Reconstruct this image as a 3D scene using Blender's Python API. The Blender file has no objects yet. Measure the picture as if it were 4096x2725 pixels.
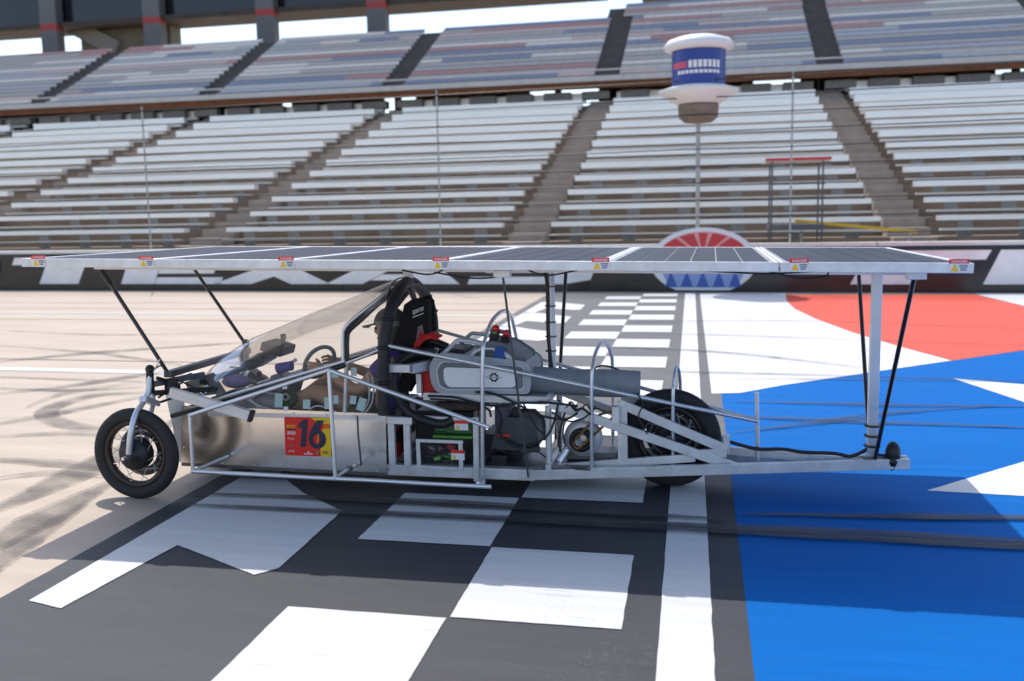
import bpy, math, random
from mathutils import Vector, Matrix
random.seed(7)
S = bpy.context.scene
C = S.collection
R_ = math.radians
# ------------------------------------------------------------------ camera
FPX, YAW, PITCH, ROLL, CAMH = 3756.5, -0.2105, 0.1295, -0.0184, 1.6612
PW, PH = 4096.0, 2725.0
fw = Vector((math.sin(YAW)*math.cos(PITCH), math.cos(YAW)*math.cos(PITCH), -math.sin(PITCH)))
rt0 = Vector((math.cos(YAW), -math.sin(YAW), 0)); up0 = rt0.cross(fw)
rt = rt0*math.cos(ROLL)+up0*math.sin(ROLL); up = -rt0*math.sin(ROLL)+up0*math.cos(ROLL)
CAM = Vector((0, 0, CAMH))
cd = bpy.data.cameras.new('camera'); cam = bpy.data.objects.new('camera', cd); C.objects.link(cam)
m = Matrix((rt, up, -fw)).transposed().to_4x4(); m.translation = CAM
cam.matrix_world = m
cd.sensor_width = 36; cd.lens = FPX/PW*36; cd.clip_start = .05; cd.clip_end = 3000
cd.dof.use_dof = True; cd.dof.focus_distance = 5.5; cd.dof.aperture_fstop = 1.8
S.camera = cam
# ------------------------------------------------------------------ light
SUN_DIR = Vector((-0.39, 0.64, 1.42)).normalized()
EL = math.asin(SUN_DIR.z)
w = bpy.data.worlds.new('World'); S.world = w; w.use_nodes = True
nt = w.node_tree; bg = nt.nodes['Background']
sky = nt.nodes.new('ShaderNodeTexSky'); sky.sky_type = 'NISHITA'; sky.sun_disc = False
sky.sun_elevation = EL; sky.sun_rotation = math.atan2(SUN_DIR.x, SUN_DIR.y)
sky.air_density = 0.9; sky.dust_density = 1.4; sky.ozone_density = 0.0
nt.links.new(sky.outputs[0], bg.inputs[0]); bg.inputs[1].default_value = 0.15
sl = bpy.data.lights.new('sun', 'SUN'); sl.energy = 2.4; sl.angle = R_(0.53); sl.color = (1, .96, .9)
so = bpy.data.objects.new('sun', sl); C.objects.link(so)
so.rotation_euler = (-SUN_DIR).to_track_quat('-Z', 'Y').to_euler(); so.location = SUN_DIR*60
S.view_settings.view_transform = 'Standard'; S.view_settings.look = 'None'
S.view_settings.exposure = 0.76; S.view_settings.gamma = 1
S.render.engine = 'CYCLES'; S.cycles.max_bounces = 8; S.cycles.transparent_max_bounces = 12
S.cycles.caustics_reflective = False; S.cycles.caustics_refractive = False

# ------------------------------------------------------------------ helpers
K = PW/2357.0
def ray(x, y):
    return (x*K-PW/2)/FPX*rt - (y*K-PH/2)/FPX*up + fw
def P(x, y, Y):                       # photo point -> world point on the vertical plane Y
    d = ray(x, y); return CAM + d*(Y/d.y)
def PX(x, y, X):
    d = ray(x, y); return CAM + d*(X/d.x)
def G(x, y, z=0.0):                   # photo point -> world point on the ground
    d = ray(x, y); return CAM + d*((z-CAMH)/d.z)
def V(*a): return Vector(a)

WORLD = {}
class MB:
    def __init__(s): s.v = []; s.f = []; s.mi = []; s.sm = []; s.cur = 0
    def add(s, vs, fs, smooth=False):
        b = len(s.v); s.v += [Vector(p) for p in vs]
        for f in fs: s.f.append([b+i for i in f]); s.mi.append(s.cur); s.sm.append(smooth)
        return s
    def box(s, c, size, rot=None):
        c = Vector(c); hx, hy, hz = size[0]/2, size[1]/2, size[2]/2
        vs = []
        for x in (-hx, hx):
            for y in (-hy, hy):
                for z in (-hz, hz):
                    p = Vector((x, y, z)); p = rot @ p if rot else p
                    vs.append(c+p)
        return s.add(vs, [(0,1,3,2),(4,6,7,5),(0,4,5,1),(2,3,7,6),(0,2,6,4),(1,5,7,3)])
    def bar(s, a, b, wd, ht, ref=V(0,0,1)):
        a = Vector(a); b = Vector(b); d = (b-a).normalized()
        if abs(d.dot(ref)) > .98: ref = V(1,0,0)
        sd = d.cross(ref).normalized()*wd/2; u = sd.cross(d).normalized()*ht/2
        vs = [a-sd-u, a+sd-u, a+sd+u, a-sd+u, b-sd-u, b+sd-u, b+sd+u, b-sd+u]
        return s.add(vs, [(0,3,2,1),(4,5,6,7),(0,1,5,4),(1,2,6,5),(2,3,7,6),(3,0,4,7)])
    def tube(s, pts, r, n=8, caps=True, closed=False):
        pts = [Vector(p) for p in pts]; m_ = len(pts)
        rs = r if isinstance(r, (list, tuple)) else [r]*m_
        def tan(i):
            if closed: return (pts[(i+1) % m_]-pts[i-1]).normalized()
            if i == 0: return (pts[1]-pts[0]).normalized()
            if i == m_-1: return (pts[-1]-pts[-2]).normalized()
            return ((pts[i+1]-pts[i]).normalized()+(pts[i]-pts[i-1]).normalized()).normalized()
        t = tan(0); ref = V(0,0,1) if abs(t.z) < .9 else V(1,0,0)
        nrm = t.cross(ref).normalized(); vs = []
        for i in range(m_):
            t2 = tan(i); q = t.rotation_difference(t2); nrm = (q @ nrm); nrm = (nrm-t2*nrm.dot(t2)).normalized(); t = t2
            bn = t.cross(nrm)
            for k in range(n):
                a = 2*math.pi*k/n; vs.append(pts[i]+(nrm*math.cos(a)+bn*math.sin(a))*rs[i])
        fs = []
        for i in range(m_ if closed else m_-1):
            j = (i+1) % m_
            for k in range(n):
                l = (k+1) % n; fs.append((i*n+k, i*n+l, j*n+l, j*n+k))
        s.add(vs, fs, True)
        if caps and not closed:
            s.add(vs[:n], [tuple(range(n))[::-1]]); s.add(vs[-n:], [tuple(range(n))])
        return s
    def lathe(s, c, axis, prof, n=32, closed=False, smooth=True):   # prof: (radius, offset along axis)
        c = Vector(c); ax = Vector(axis).normalized()
        e1 = ax.orthogonal().normalized(); e2 = ax.cross(e1)
        vs = []
        for r, o in prof:
            for k in range(n):
                a = 2*math.pi*k/n; vs.append(c+ax*o+(e1*math.cos(a)+e2*math.sin(a))*r)
        fs = []; m_ = len(prof)
        for i in range(m_ if closed else m_-1):
            j = (i+1) % m_
            for k in range(n):
                l = (k+1) % n; fs.append((i*n+k, j*n+k, j*n+l, i*n+l))
        s.add(vs, fs, smooth)
        if not closed:
            if prof[0][0] > 1e-6: s.add(vs[:n], [tuple(range(n))])
            if prof[-1][0] > 1e-6: s.add(vs[-n:], [tuple(range(n))[::-1]])
        return s
    def prism(s, poly, off):            # poly: planar list of points, off: thickness vector
        poly = [Vector(p) for p in poly]; off = Vector(off); n = len(poly)
        vs = poly+[p+off for p in poly]
        fs = [tuple(range(n)), tuple(range(2*n-1, n-1, -1))]
        fs += [(i, n+i, n+(i+1) % n, (i+1) % n)[::-1] for i in range(n)]
        return s.add(vs, fs)
    def face(s, poly): return s.add(poly, [tuple(range(len(poly)))])
    def grid(s, rows, smooth=True):
        n = len(rows[0]); vs = [p for r in rows for p in r]; fs = []
        for i in range(len(rows)-1):
            for k in range(n-1): fs.append((i*n+k, i*n+k+1, (i+1)*n+k+1, (i+1)*n+k))
        return s.add(vs, fs, smooth)
    def ball(s, c, rad, n=16, m_=10, rot=None):
        c = Vector(c); rad = Vector(rad if not isinstance(rad, (int, float)) else (rad,)*3)
        rows = []
        for i in range(m_+1):
            th = math.pi*i/m_; row = []
            for k in range(n+1):
                a = 2*math.pi*k/n
                p = V(rad.x*math.sin(th)*math.cos(a), rad.y*math.sin(th)*math.sin(a), rad.z*math.cos(th))
                row.append(c+(rot @ p if rot else p))
            rows.append(row)
        return s.grid(rows)
    def build(s, name, mat, parent=None, bevel=0, seg=2, sub=0, solid=0):
        mn = Vector([min(p[i] for p in s.v) for i in range(3)]); mx = Vector([max(p[i] for p in s.v) for i in range(3)])
        o0 = (mn+mx)/2 if parent else V((mn.x+mx.x)/2, (mn.y+mx.y)/2, mn.z)
        me = bpy.data.meshes.new(name)
        me.from_pydata([p-o0 for p in s.v], [], s.f)
        mats = mat if isinstance(mat, (list, tuple)) else [mat]
        for q in mats: me.materials.append(q)
        me.polygons.foreach_set('material_index', s.mi); me.polygons.foreach_set('use_smooth', s.sm)
        me.update()
        return place(name, me, o0, parent, bevel, seg, sub, solid)
def place(name, me, o0, parent=None, bevel=0, seg=2, sub=0, solid=0):
    o = bpy.data.objects.new(name, me); C.objects.link(o)
    pw = WORLD[parent.name] if parent else V(0,0,0)
    o.parent = parent; o.location = o0-pw; WORLD[o.name] = o0.copy()
    if solid:
        b = o.modifiers.new('s', 'SOLIDIFY'); b.thickness = solid; b.offset = 0
    if bevel:
        b = o.modifiers.new('b', 'BEVEL'); b.width = bevel; b.segments = seg; b.limit_method = 'ANGLE'; b.angle_limit = R_(35); b.harden_normals = False
    if sub:
        b = o.modifiers.new('u', 'SUBSURF'); b.levels = sub; b.render_levels = sub
    return o
def inst(name, src, world, parent, rot=None):       # another object on the same mesh data
    o = bpy.data.objects.new(name, src.data); C.objects.link(o); o.parent = parent
    o.location = Vector(world)-(WORLD[parent.name] if parent else V(0,0,0)); WORLD[o.name] = Vector(world).copy()
    if rot: o.rotation_euler = rot
    for md in src.modifiers:
        n = o.modifiers.new(md.name, md.type)
        for k in ('width','segments','limit_method','angle_limit','thickness','offset','levels','render_levels'):
            if hasattr(md, k): setattr(n, k, getattr(md, k))
    return o
def thing(name, label, cat, loc, group=None):
    o = bpy.data.objects.new(name, None); C.objects.link(o); o.location = loc; o.empty_display_size = .1
    WORLD[o.name] = Vector(loc); return tag(o, label, cat, group)
def tag(o, label=None, cat=None, group=None, kind=None):
    if label: o['label'] = label
    if cat: o['category'] = cat
    if group: o['group'] = group
    if kind: o['kind'] = kind
    return o
def smooth(pts, n=6, closed=False):
    pts = [Vector(p) for p in pts]; out = []; m_ = len(pts)
    rng = range(m_ if closed else m_-1)
    for i in rng:
        if closed: p0, p1, p2, p3 = pts[i-1], pts[i], pts[(i+1) % m_], pts[(i+2) % m_]
        else: p0, p1, p2, p3 = pts[max(i-1,0)], pts[i], pts[i+1], pts[min(i+2,m_-1)]
        for k in range(n):
            t = k/n
            out.append(.5*((2*p1)+(p2-p0)*t+(2*p0-5*p1+4*p2-p3)*t*t+(3*p1-p0-3*p2+p3)*t**3))
    if not closed: out.append(pts[-1])
    return out
def text_mesh(name, body, mat, parent, o, xd, yd, height, width=None, shear=0, thick=.001, bold=0, align='LEFT'):
    cu = bpy.data.curves.new(name, 'FONT'); cu.body = body; cu.size = 1; cu.offset = bold; cu.shear = shear; cu.align_x = align
    cu.resolution_u = 3
    t = bpy.data.objects.new(name, cu); C.objects.link(t)
    dg = bpy.context.evaluated_depsgraph_get(); me = bpy.data.meshes.new_from_object(t.evaluated_get(dg))
    bpy.data.objects.remove(t); bpy.data.curves.remove(cu)
    xs = [v.co.x for v in me.vertices]; ys = [v.co.y for v in me.vertices]
    x0, x1, y0, y1 = min(xs), max(xs), min(ys), max(ys)
    sy = height/(y1-y0); sx = width/(x1-x0) if width else sy
    if width is None and align == 'CENTER': x0 = (x0+x1)/2
    xd = Vector(xd).normalized(); yd = Vector(yd).normalized(); nd = xd.cross(yd).normalized()
    o = Vector(o)
    for v in me.vertices: v.co = xd*(v.co.x-x0)*sx+yd*(v.co.y-y0)*sy+nd*thick
    me.materials.clear(); me.materials.append(mat)
    return place(name, me, o, parent)

# ------------------------------------------------------------------ materials
def mat(name, col, rough=.6, metal=0, var=0, scale=8, bump=0, stretch=None, coat=0, spec=.5, bscale=None, rvar=0, var2=None, trans=0):
    M = bpy.data.materials.new(name); M.use_nodes = True; n = M.node_tree; b = n.nodes['Principled BSDF']
    b.inputs['Base Color'].default_value = (*col, 1); b.inputs['Roughness'].default_value = rough
    b.inputs['Metallic'].default_value = metal; b.inputs['Specular IOR Level'].default_value = spec
    b.inputs['Coat Weight'].default_value = coat; b.inputs['Coat Roughness'].default_value = .08
    tc = n.nodes.new('ShaderNodeTexCoord'); mp = n.nodes.new('ShaderNodeMapping'); n.links.new(tc.outputs['Object'], mp.inputs[0])
    if stretch: mp.inputs['Scale'].default_value = stretch
    if var or rvar:
        nz = n.nodes.new('ShaderNodeTexNoise'); nz.inputs['Scale'].default_value = scale; nz.inputs['Detail'].default_value = 6; nz.inputs['Roughness'].default_value = .65
        n.links.new(mp.outputs[0], nz.inputs[0])
        if var:
            rp = n.nodes.new('ShaderNodeMapRange'); rp.inputs['From Min'].default_value = .3; rp.inputs['From Max'].default_value = .7
            n.links.new(nz.outputs[0], rp.inputs[0])
            mx = n.nodes.new('ShaderNodeMix'); mx.data_type = 'RGBA'; n.links.new(rp.outputs[0], mx.inputs[0])
            c2 = var2 if var2 else tuple(c*(1-var) for c in col)
            mx.inputs[6].default_value = (*c2, 1); mx.inputs[7].default_value = (*[min(1, c*(1+var*.5)) for c in col], 1)
            n.links.new(mx.outputs[2], b.inputs['Base Color'])
        if rvar:
            r2 = n.nodes.new('ShaderNodeMapRange'); r2.inputs['To Min'].default_value = max(.02, rough-rvar); r2.inputs['To Max'].default_value = min(1, rough+rvar)
            n.links.new(nz.outputs[0], r2.inputs[0]); n.links.new(r2.outputs[0], b.inputs['Roughness'])
    if bump:
        nb = n.nodes.new('ShaderNodeTexNoise'); nb.inputs['Scale'].default_value = bscale or scale*4; nb.inputs['Detail'].default_value = 5
        n.links.new(mp.outputs[0], nb.inputs[0]); bp = n.nodes.new('ShaderNodeBump'); bp.inputs['Strength'].default_value = bump; bp.inputs['Distance'].default_value = .01
        n.links.new(nb.outputs[0], bp.inputs['Height']); n.links.new(bp.outputs[0], b.inputs['Normal'])
    return M
def clear(name, tint, rough=.05, refl=.45, haze=.06, hcol=(.75,.78,.8)):      # thin clear sheet
    M = bpy.data.materials.new(name); M.use_nodes = True; n = M.node_tree; n.nodes.clear()
    out = n.nodes.new('ShaderNodeOutputMaterial'); tr = n.nodes.new('ShaderNodeBsdfTransparent'); tr.inputs[0].default_value = (*tint, 1)
    gl = n.nodes.new('ShaderNodeBsdfGlossy'); gl.inputs['Roughness'].default_value = rough
    df = n.nodes.new('ShaderNodeBsdfDiffuse'); df.inputs[0].default_value = (*hcol, 1)
    lw = n.nodes.new('ShaderNodeFresnel'); lw.inputs[0].default_value = 1.45
    m1 = n.nodes.new('ShaderNodeMixShader'); m1.inputs[0].default_value = haze
    n.links.new(tr.outputs[0], m1.inputs[1]); n.links.new(df.outputs[0], m1.inputs[2])
    m2 = n.nodes.new('ShaderNodeMixShader'); ml = n.nodes.new('ShaderNodeMath'); ml.operation = 'MULTIPLY'; ml.inputs[1].default_value = refl; n.links.new(lw.outputs[0], ml.inputs[0]); n.links.new(ml.outputs[0], m2.inputs[0]); n.links.new(m1.outputs[0], m2.inputs[1]); n.links.new(gl.outputs[0], m2.inputs[2])
    n.links.new(m2.outputs[0], out.inputs[0]); return M
def faded(name, col, rough, amount, scale, stretch=(1,1,1), lo=.35, hi=.65):       # rubber laid over the surface, worn through in places
    M = bpy.data.materials.new(name); M.use_nodes = True; n = M.node_tree; b = n.nodes['Principled BSDF']
    b.inputs['Base Color'].default_value = (*col, 1); b.inputs['Roughness'].default_value = rough
    tc = n.nodes.new('ShaderNodeTexCoord'); mp = n.nodes.new('ShaderNodeMapping'); mp.inputs['Scale'].default_value = stretch
    n.links.new(tc.outputs['Object'], mp.inputs[0])
    nz = n.nodes.new('ShaderNodeTexNoise'); nz.inputs['Scale'].default_value = scale; nz.inputs['Detail'].default_value = 12; nz.inputs['Roughness'].default_value = .72
    n.links.new(mp.outputs[0], nz.inputs[0])
    rp = n.nodes.new('ShaderNodeMapRange'); rp.inputs['From Min'].default_value = lo; rp.inputs['From Max'].default_value = hi
    rp.inputs['To Min'].default_value = amount*.15; rp.inputs['To Max'].default_value = amount
    n.links.new(nz.outputs[0], rp.inputs[0]); n.links.new(rp.outputs[0], b.inputs['Alpha']); return M

alu = mat('aluminium', (.70,.71,.73), .42, .8, var=.12, scale=5, rvar=.06)
aluw = mat('pale aluminium', (.76,.76,.76), .45, .5, var=.26, scale=5, rvar=.1)
tubem = mat('bright tube', (.78,.79,.81), .36, .85, var=.06, scale=4)
sheet = mat('aluminium sheet', (.86,.81,.75), .20, 1.0, var=.1, scale=3, rvar=.1, bump=.05, bscale=3)
dkmetal = mat('dark metal', (.16,.16,.17), .4, .7, var=.3, scale=20, rvar=.1)
black = mat('black plastic', (.014,.014,.016), .45, var=.3, scale=20)
pad = mat('black padding', (.02,.02,.022), .55, var=.4, scale=25, bump=.35, bscale=60)
rubber = mat('tyre rubber', (.022,.022,.023), .75, var=.35, scale=30, bump=.1, bscale=90)
carbon = mat('black strut', (.018,.018,.02), .3, coat=.3)
fabric = mat('seat fabric', (.010,.010,.012), .9, var=.3, scale=60, bump=.2, bscale=200)
redm = mat('red fabric', (.62,.015,.012), .6, var=.25, scale=20)
white = mat('white', (.8,.8,.8), .5)
greyd = mat('mid grey plastic', (.17,.185,.205), .45, var=.1, scale=20)
greyl = mat('light grey plastic', (.86,.87,.88), .4, var=.04, scale=12)
silver = mat('silver plastic', (.60,.64,.68), .35, .2)
foam = mat('grey foam', (.27,.30,.335), .75, var=.12, scale=6, bump=.12, bscale=40, stretch=(6,1,1))
bluetape = mat('blue tape', (.01,.08,.34), .6)
palet = mat('pale tape', (.45,.6,.58), .55, var=.12, scale=20)
rimm = mat('rim', (.05,.04,.035), .35, .6)
spokem = mat('spoke', (.5,.5,.5), .3, .9)
green = mat('green board', (.04,.16,.05), .4, var=.4, scale=30)
lime = mat('lime case', (.18,.5,.08), .45, var=.3, scale=20)
brownb = mat('tan belt', (.25,.13,.03), .6, var=.3, scale=40)
redlamp = mat('red lens', (.75,.01,.015), .15, coat=.6)
yellow = mat('sticker yellow', (.95,.58,.01), .45)
stickred = mat('sticker red', (.88,.018,.012), .45)
navy = mat('navy print', (.02,.022,.06), .45)
cell = mat('solar cell', (.022,.026,.040), .35, var=.2, scale=5, spec=.18)
backsheet = mat('white backsheet', (.7,.72,.74), .2, coat=.6)
canopym = clear('clear canopy', (.965,.96,.95), .06, haze=.05, hcol=(.6,.58,.55))
windowm = clear('clear window', (.95,.95,.94), .04, haze=.03)
wire = mat('white wire', (.7,.7,.68), .5)
skin = mat('skin', (.55,.31,.19), .55, var=.15, scale=9)
purple = mat('purple cloth', (.11,.07,.30), .8, var=.25, scale=12)
olive = mat('olive cloth', (.10,.105,.045), .85, var=.3, scale=14)
khaki = mat('grey olive cap', (.10,.095,.075), .85, var=.25, scale=16)
capband = mat('cap mesh', (.26,.25,.22), .85, var=.2, scale=40)
shoe = mat('dark shoe', (.03,.03,.035), .7)

# ------------------------------------------------------------------ ground and paint
PS = (.35, 6, 1)
def paint(name, col, rough, worn, wear=.5, spec=.3, streak=.12, grain=.10, stretch=PS):
    M = mat(name, col, rough, var=streak, scale=1.8, stretch=stretch, spec=spec)
    n = M.node_tree; b = n.nodes['Principled BSDF']; src = b.inputs['Base Color'].links[0].from_socket
    tc = n.nodes.new('ShaderNodeTexCoord')
    g = n.nodes.new('ShaderNodeTexNoise'); g.inputs['Scale'].default_value = 110; g.inputs['Detail'].default_value = 3; n.links.new(tc.outputs['Object'], g.inputs[0])
    gr_ = n.nodes.new('ShaderNodeMapRange'); gr_.inputs['From Min'].default_value = .3; gr_.inputs['From Max'].default_value = .7; gr_.inputs['To Min'].default_value = 1-grain; gr_.inputs['To Max'].default_value = 1+grain
    n.links.new(g.outputs[0], gr_.inputs[0])
    m1 = n.nodes.new('ShaderNodeMix'); m1.data_type = 'RGBA'; m1.blend_type = 'MULTIPLY'; m1.inputs[0].default_value = 1
    n.links.new(src, m1.inputs[6]); n.links.new(gr_.outputs[0], m1.inputs[7])
    w1 = n.nodes.new('ShaderNodeTexNoise'); w1.inputs['Scale'].default_value = 34; w1.inputs['Detail'].default_value = 8; w1.inputs['Roughness'].default_value = .75; n.links.new(tc.outputs['Object'], w1.inputs[0])
    w2 = n.nodes.new('ShaderNodeTexNoise'); w2.inputs['Scale'].default_value = 1.3; w2.inputs['Detail'].default_value = 4; n.links.new(tc.outputs['Object'], w2.inputs[0])
    ad = n.nodes.new('ShaderNodeMath'); ad.operation = 'MULTIPLY_ADD'; n.links.new(w2.outputs[0], ad.inputs[0]); ad.inputs[1].default_value = .45; n.links.new(w1.outputs[0], ad.inputs[2])
    wr = n.nodes.new('ShaderNodeMapRange'); wr.inputs['From Min'].default_value = .82; wr.inputs['From Max'].default_value = .98; wr.inputs['To Max'].default_value = wear; n.links.new(ad.outputs[0], wr.inputs[0])
    m2 = n.nodes.new('ShaderNodeMix'); m2.data_type = 'RGBA'; n.links.new(wr.outputs[0], m2.inputs[0]); n.links.new(m1.outputs[2], m2.inputs[6]); m2.inputs[7].default_value = (*worn, 1)
    n.links.new(m2.outputs[2], b.inputs['Base Color'])
    bp = n.nodes.new('ShaderNodeBump'); bp.inputs['Strength'].default_value = .35; bp.inputs['Distance'].default_value = .004; n.links.new(g.outputs[0], bp.inputs['Height']); n.links.new(bp.outputs[0], b.inputs['Normal'])
    return M
conc = paint('track concrete', (.47,.385,.305), .65, (.30,.25,.21), .55, .3, .16, .08, (.25,1.6,1))
blkp = paint('black paint', (.025,.029,.037), .62, (.10,.10,.10), .5, .5, .28, .14)
whp = paint('white paint', (.60,.60,.595), .6, (.34,.33,.315), .6, .35, .12, .07)
blup = paint('blue paint', (.0,.115,.40), .65, (.03,.12,.28), .45, .08, .13, .08)
redp = paint('red paint', (.60,.085,.05), .62, (.45,.15,.10), .5, .3, .13, .08)
joint = mat('joint filler', (.10,.09,.085), .8)
skid = faded('tyre rubber marks', (.03,.03,.033), .6, .62, 1.6, (1,2.5,1))
skid2 = faded('heavy tyre rubber marks', (.02,.02,.024), .55, .9, 2.2, (.6,8,1), .28, .58)
def sheet_obj(name, poly, z, m_, grp=None):
    if name == 'road_marking':           # hand-masked paint edges wander a few millimetres
        q = []
        for k in range(len(poly)):
            a, c = Vector(poly[k]), Vector(poly[(k+1) % len(poly)]); n = max(1, min(220, int((c-a).length/.05)))
            d = (c-a).normalized(); nn = Vector((-d.y, d.x))
            q += [a+(c-a)*t/n+(nn*random.gauss(0, .0009) if t else Vector((0, 0))) for t in range(n)]
        poly = q
    b = MB(); b.face([V(p[0], p[1], z) for p in poly]); o = b.build(name, m_); tag(o, kind='structure'); return o
sheet_obj('ground', [(-900,-300),(900,-300),(900,900),(-900,900)], -.02, conc)
sheet_obj('track', [(-140,-30),(140,-30),(140,20.9),(6.09,20.4),(-18.64,21.8),(-140,28.5)], 0, conc)
def sk(x, y): return (x-.0212*(y-4.0), y)              # the finish line runs a little off square
rows = [.2,1.06,1.91,2.76,3.61,4.47,5.32,6.15,6.98,7.81,8.64,9.47,10.28,11.09,11.88,12.69,13.48,14.3,15.1,15.87,16.62,17.41,18.13,18.85,19.55,20.18]
Y1 = 20.35
glareb = paint('black paint with glare', (.10,.10,.103), .6, (.2,.2,.19), .5, .5, .2, .1)  # black for the far rows, grazing glare put into its lighter colour
sheet_obj('road_marking', [sk(-3.14,.2), sk(.20,.2), sk(.20,6.98), sk(-3.14,6.98)], .004, blkp)
sheet_obj('road_marking', [sk(-3.14,6.99), sk(.20,6.99), sk(.20,Y1), sk(-3.14,Y1)], .004, glareb)
sheet_obj('road_marking', [sk(-.20,.2), sk(.01,.2), sk(.01,Y1), sk(-.20,Y1)], .008, whp)
for i in range(len(rows)-1):
    a, b_ = rows[i], rows[i+1]
    c0, c1 = ((-1.075,-.345) if i % 2 == 0 else (-1.80,-1.075))
    e = .006
    sheet_obj('road_marking', [sk(c0+e,a+e), sk(c1-e,a+e), sk(c1-e,b_-e), sk(c0+e,b_-e)], .008, whp)
# zigzag border, left of the chequers
for k in range(8):
    y0 = 3.42+2.12*k-(2.62 if k == 0 else 2.12)
    sheet_obj('road_marking', [sk(-2.98,y0+.05), sk(-2.78,y0), sk(-2.70,y0+.82), sk(-2.11,y0+.5), sk(-2.03,y0+.6), sk(-2.05,y0+1.5), sk(-2.42,y0+1.80), sk(-2.66,y0+2.07), sk(-2.98,y0+2.07)], .008, whp)
# flag mural right of the finish line
arc = [(1.49,19.95),(1.40,18.4),(1.42,17.0),(1.60,15.4),(1.92,13.6),(2.3,12.1),(2.63,11.08)]
sheet_obj('road_marking', [(.21,-.5),(40,-.5),(40,13.4),(9,12.9),(6.4,12.75),(4.9,12.5),(3.61,11.96),(2.63,11.08),(1.51,10.07),(.69,9.32),(.27,8.86),(.10,8.8)], .0062, blup)
sheet_obj('road_marking', [(.01,8.81),(.27,8.87),(.69,9.33),(1.51,10.08),(2.62,11.09)]+arc[::-1][1:]+[(1.49,20.3),(-.24,20.3)], .0066, whp)
sheet_obj('road_marking', [(2.64,11.10),(3.61,11.98),(4.9,12.52),(6.4,12.77),(6.0,14.5),(5.3,16.9),(5.08,19.9)]+arc[:-1], .0064, redp)
sheet_obj('road_marking', [(6.42,12.78),(9,12.92),(40,13.42),(40,20.2),(5.09,20.2),(5.31,16.92),(6.02,14.52)], .0060, whp)
st = []
for k in range(10):
    r = 3.57 if k % 2 == 0 else 1.72
    a = R_(201+36*k); st.append((4.6+r*math.cos(a), 7.1+r*math.sin(a)))
sheet_obj('road_marking', st, .008, whp)
def strip(name, pts, wd, z, m_, sm=True):
    pts = [V(p[0], p[1], 0) for p in pts]
    if sm: pts = smooth(pts, 6)
    L, Rr = [], []
    n = len(pts)
    for i in range(n):
        t = (pts[min(i+1,n-1)]-pts[max(i-1,0)]).normalized(); nn = V(-t.y, t.x, 0)
        wi = wd*(min(1, .15+i/9, .15+(n-1-i)/9) if sm else 1)
        L.append(pts[i]+nn*wi/2+V(0,0,z)); Rr.append(pts[i]-nn*wi/2+V(0,0,z))
    b = MB(); b.grid([L, Rr], False); return tag(b.build(name, m_), kind='structure')
for y in (14.65,16.6,17.9,10.15):
    strip('pavement_joint', [(-60,y+.9),(-3.2,y)], .03, .004, joint, False)
strip('road_marking', [(-60,17.9),(-30,16.6),(-3.25,15.55)], .13, .005, whp, False)
strip('road_marking', [(-30,10.0),(-12,9.62),(-5.6,9.42)], .22, .005, whp, False)
z = .012
def gs(l): return [tuple(G(x, y)[:2]) for x, y in l]
for l, wd in [([(-40,838),(160,818),(330,805),(560,790)],.30), ([(-40,912),(160,890),(330,864),(430,850)],.22), ([(-40,868),(100,873),(330,880)],.12),
              ([(-40,893),(150,900),(330,893)],.18), ([(340,905),(220,912),(120,940),(115,965),(200,988),(330,990)],.2), ([(-40,985),(120,955),(330,915)],.25),
              ([(-40,1010),(150,1000),(300,1010)],.16), ([(-40,1190),(120,1120),(260,1050),(420,960)],.3), ([(-40,1060),(120,1068),(260,1085)],.2),
              ([(-60,1290),(90,1200),(260,1110)],.35), ([(-40,795),(200,812),(420,842)],.15), ([(-40,1340),(60,1250),(200,1160)],.22), ([(-40,760),(250,772),(520,765)],.14), ([(-40,1110),(110,1092),(240,1100)],.12), ([(60,940),(160,905),(340,880)],.12)]:
    strip('tyre_mark', gs(l), wd, z, skid); z += .0004
for l, wd, mm in [([(1690,875),(2000,877),(2400,882)],.12,skid), ([(1690,928),(2000,935),(2400,940)],.2,skid), ([(1500,858),(1700,862),(2400,880)],.1,skid),
              ([(1660,960),(1900,972),(2400,990)],.2,skid),([(1690,1000),(1900,975),(2050,955),(2300,938)],.16,skid),([(1480,770),(1700,775),(2400,800)],.1,skid),
              ([(1300,798),(1640,812),(1990,850)],.16,skid),([(1300,748),(1800,740),(2400,762)],.12,skid)]:
    strip('tyre_mark', gs(l), wd, z, mm); z += .0004
strip('tyre_mark', [(.18,5.18),(.9,5.24),(1.65,5.33),(4,5.6)], .10, z, skid2)
strip('tyre_mark', [(-3.1,4.86),(.14,4.90),(.9,4.90),(1.6,4.88),(5,4.8)], .19, z+.0004, skid2)
strip('tyre_mark', [(-3.1,5.08),(-1.5,5.11),(.1,5.06)], .16, z+.0008, skid2)

random.seed(21)
for k in range(16):                      # small scuffs near the camera
    x_, y_ = random.uniform(-1.75,-.3), random.uniform(2.9,4.4); L_ = random.uniform(.06,.22)
    strip('scuff_mark', [(x_, y_), (x_+L_*.5, y_+random.uniform(-.01,.01)), (x_+L_, y_+random.uniform(-.02,.02))], random.uniform(.004,.012), z+.002+.0002*k, skid)

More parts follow.
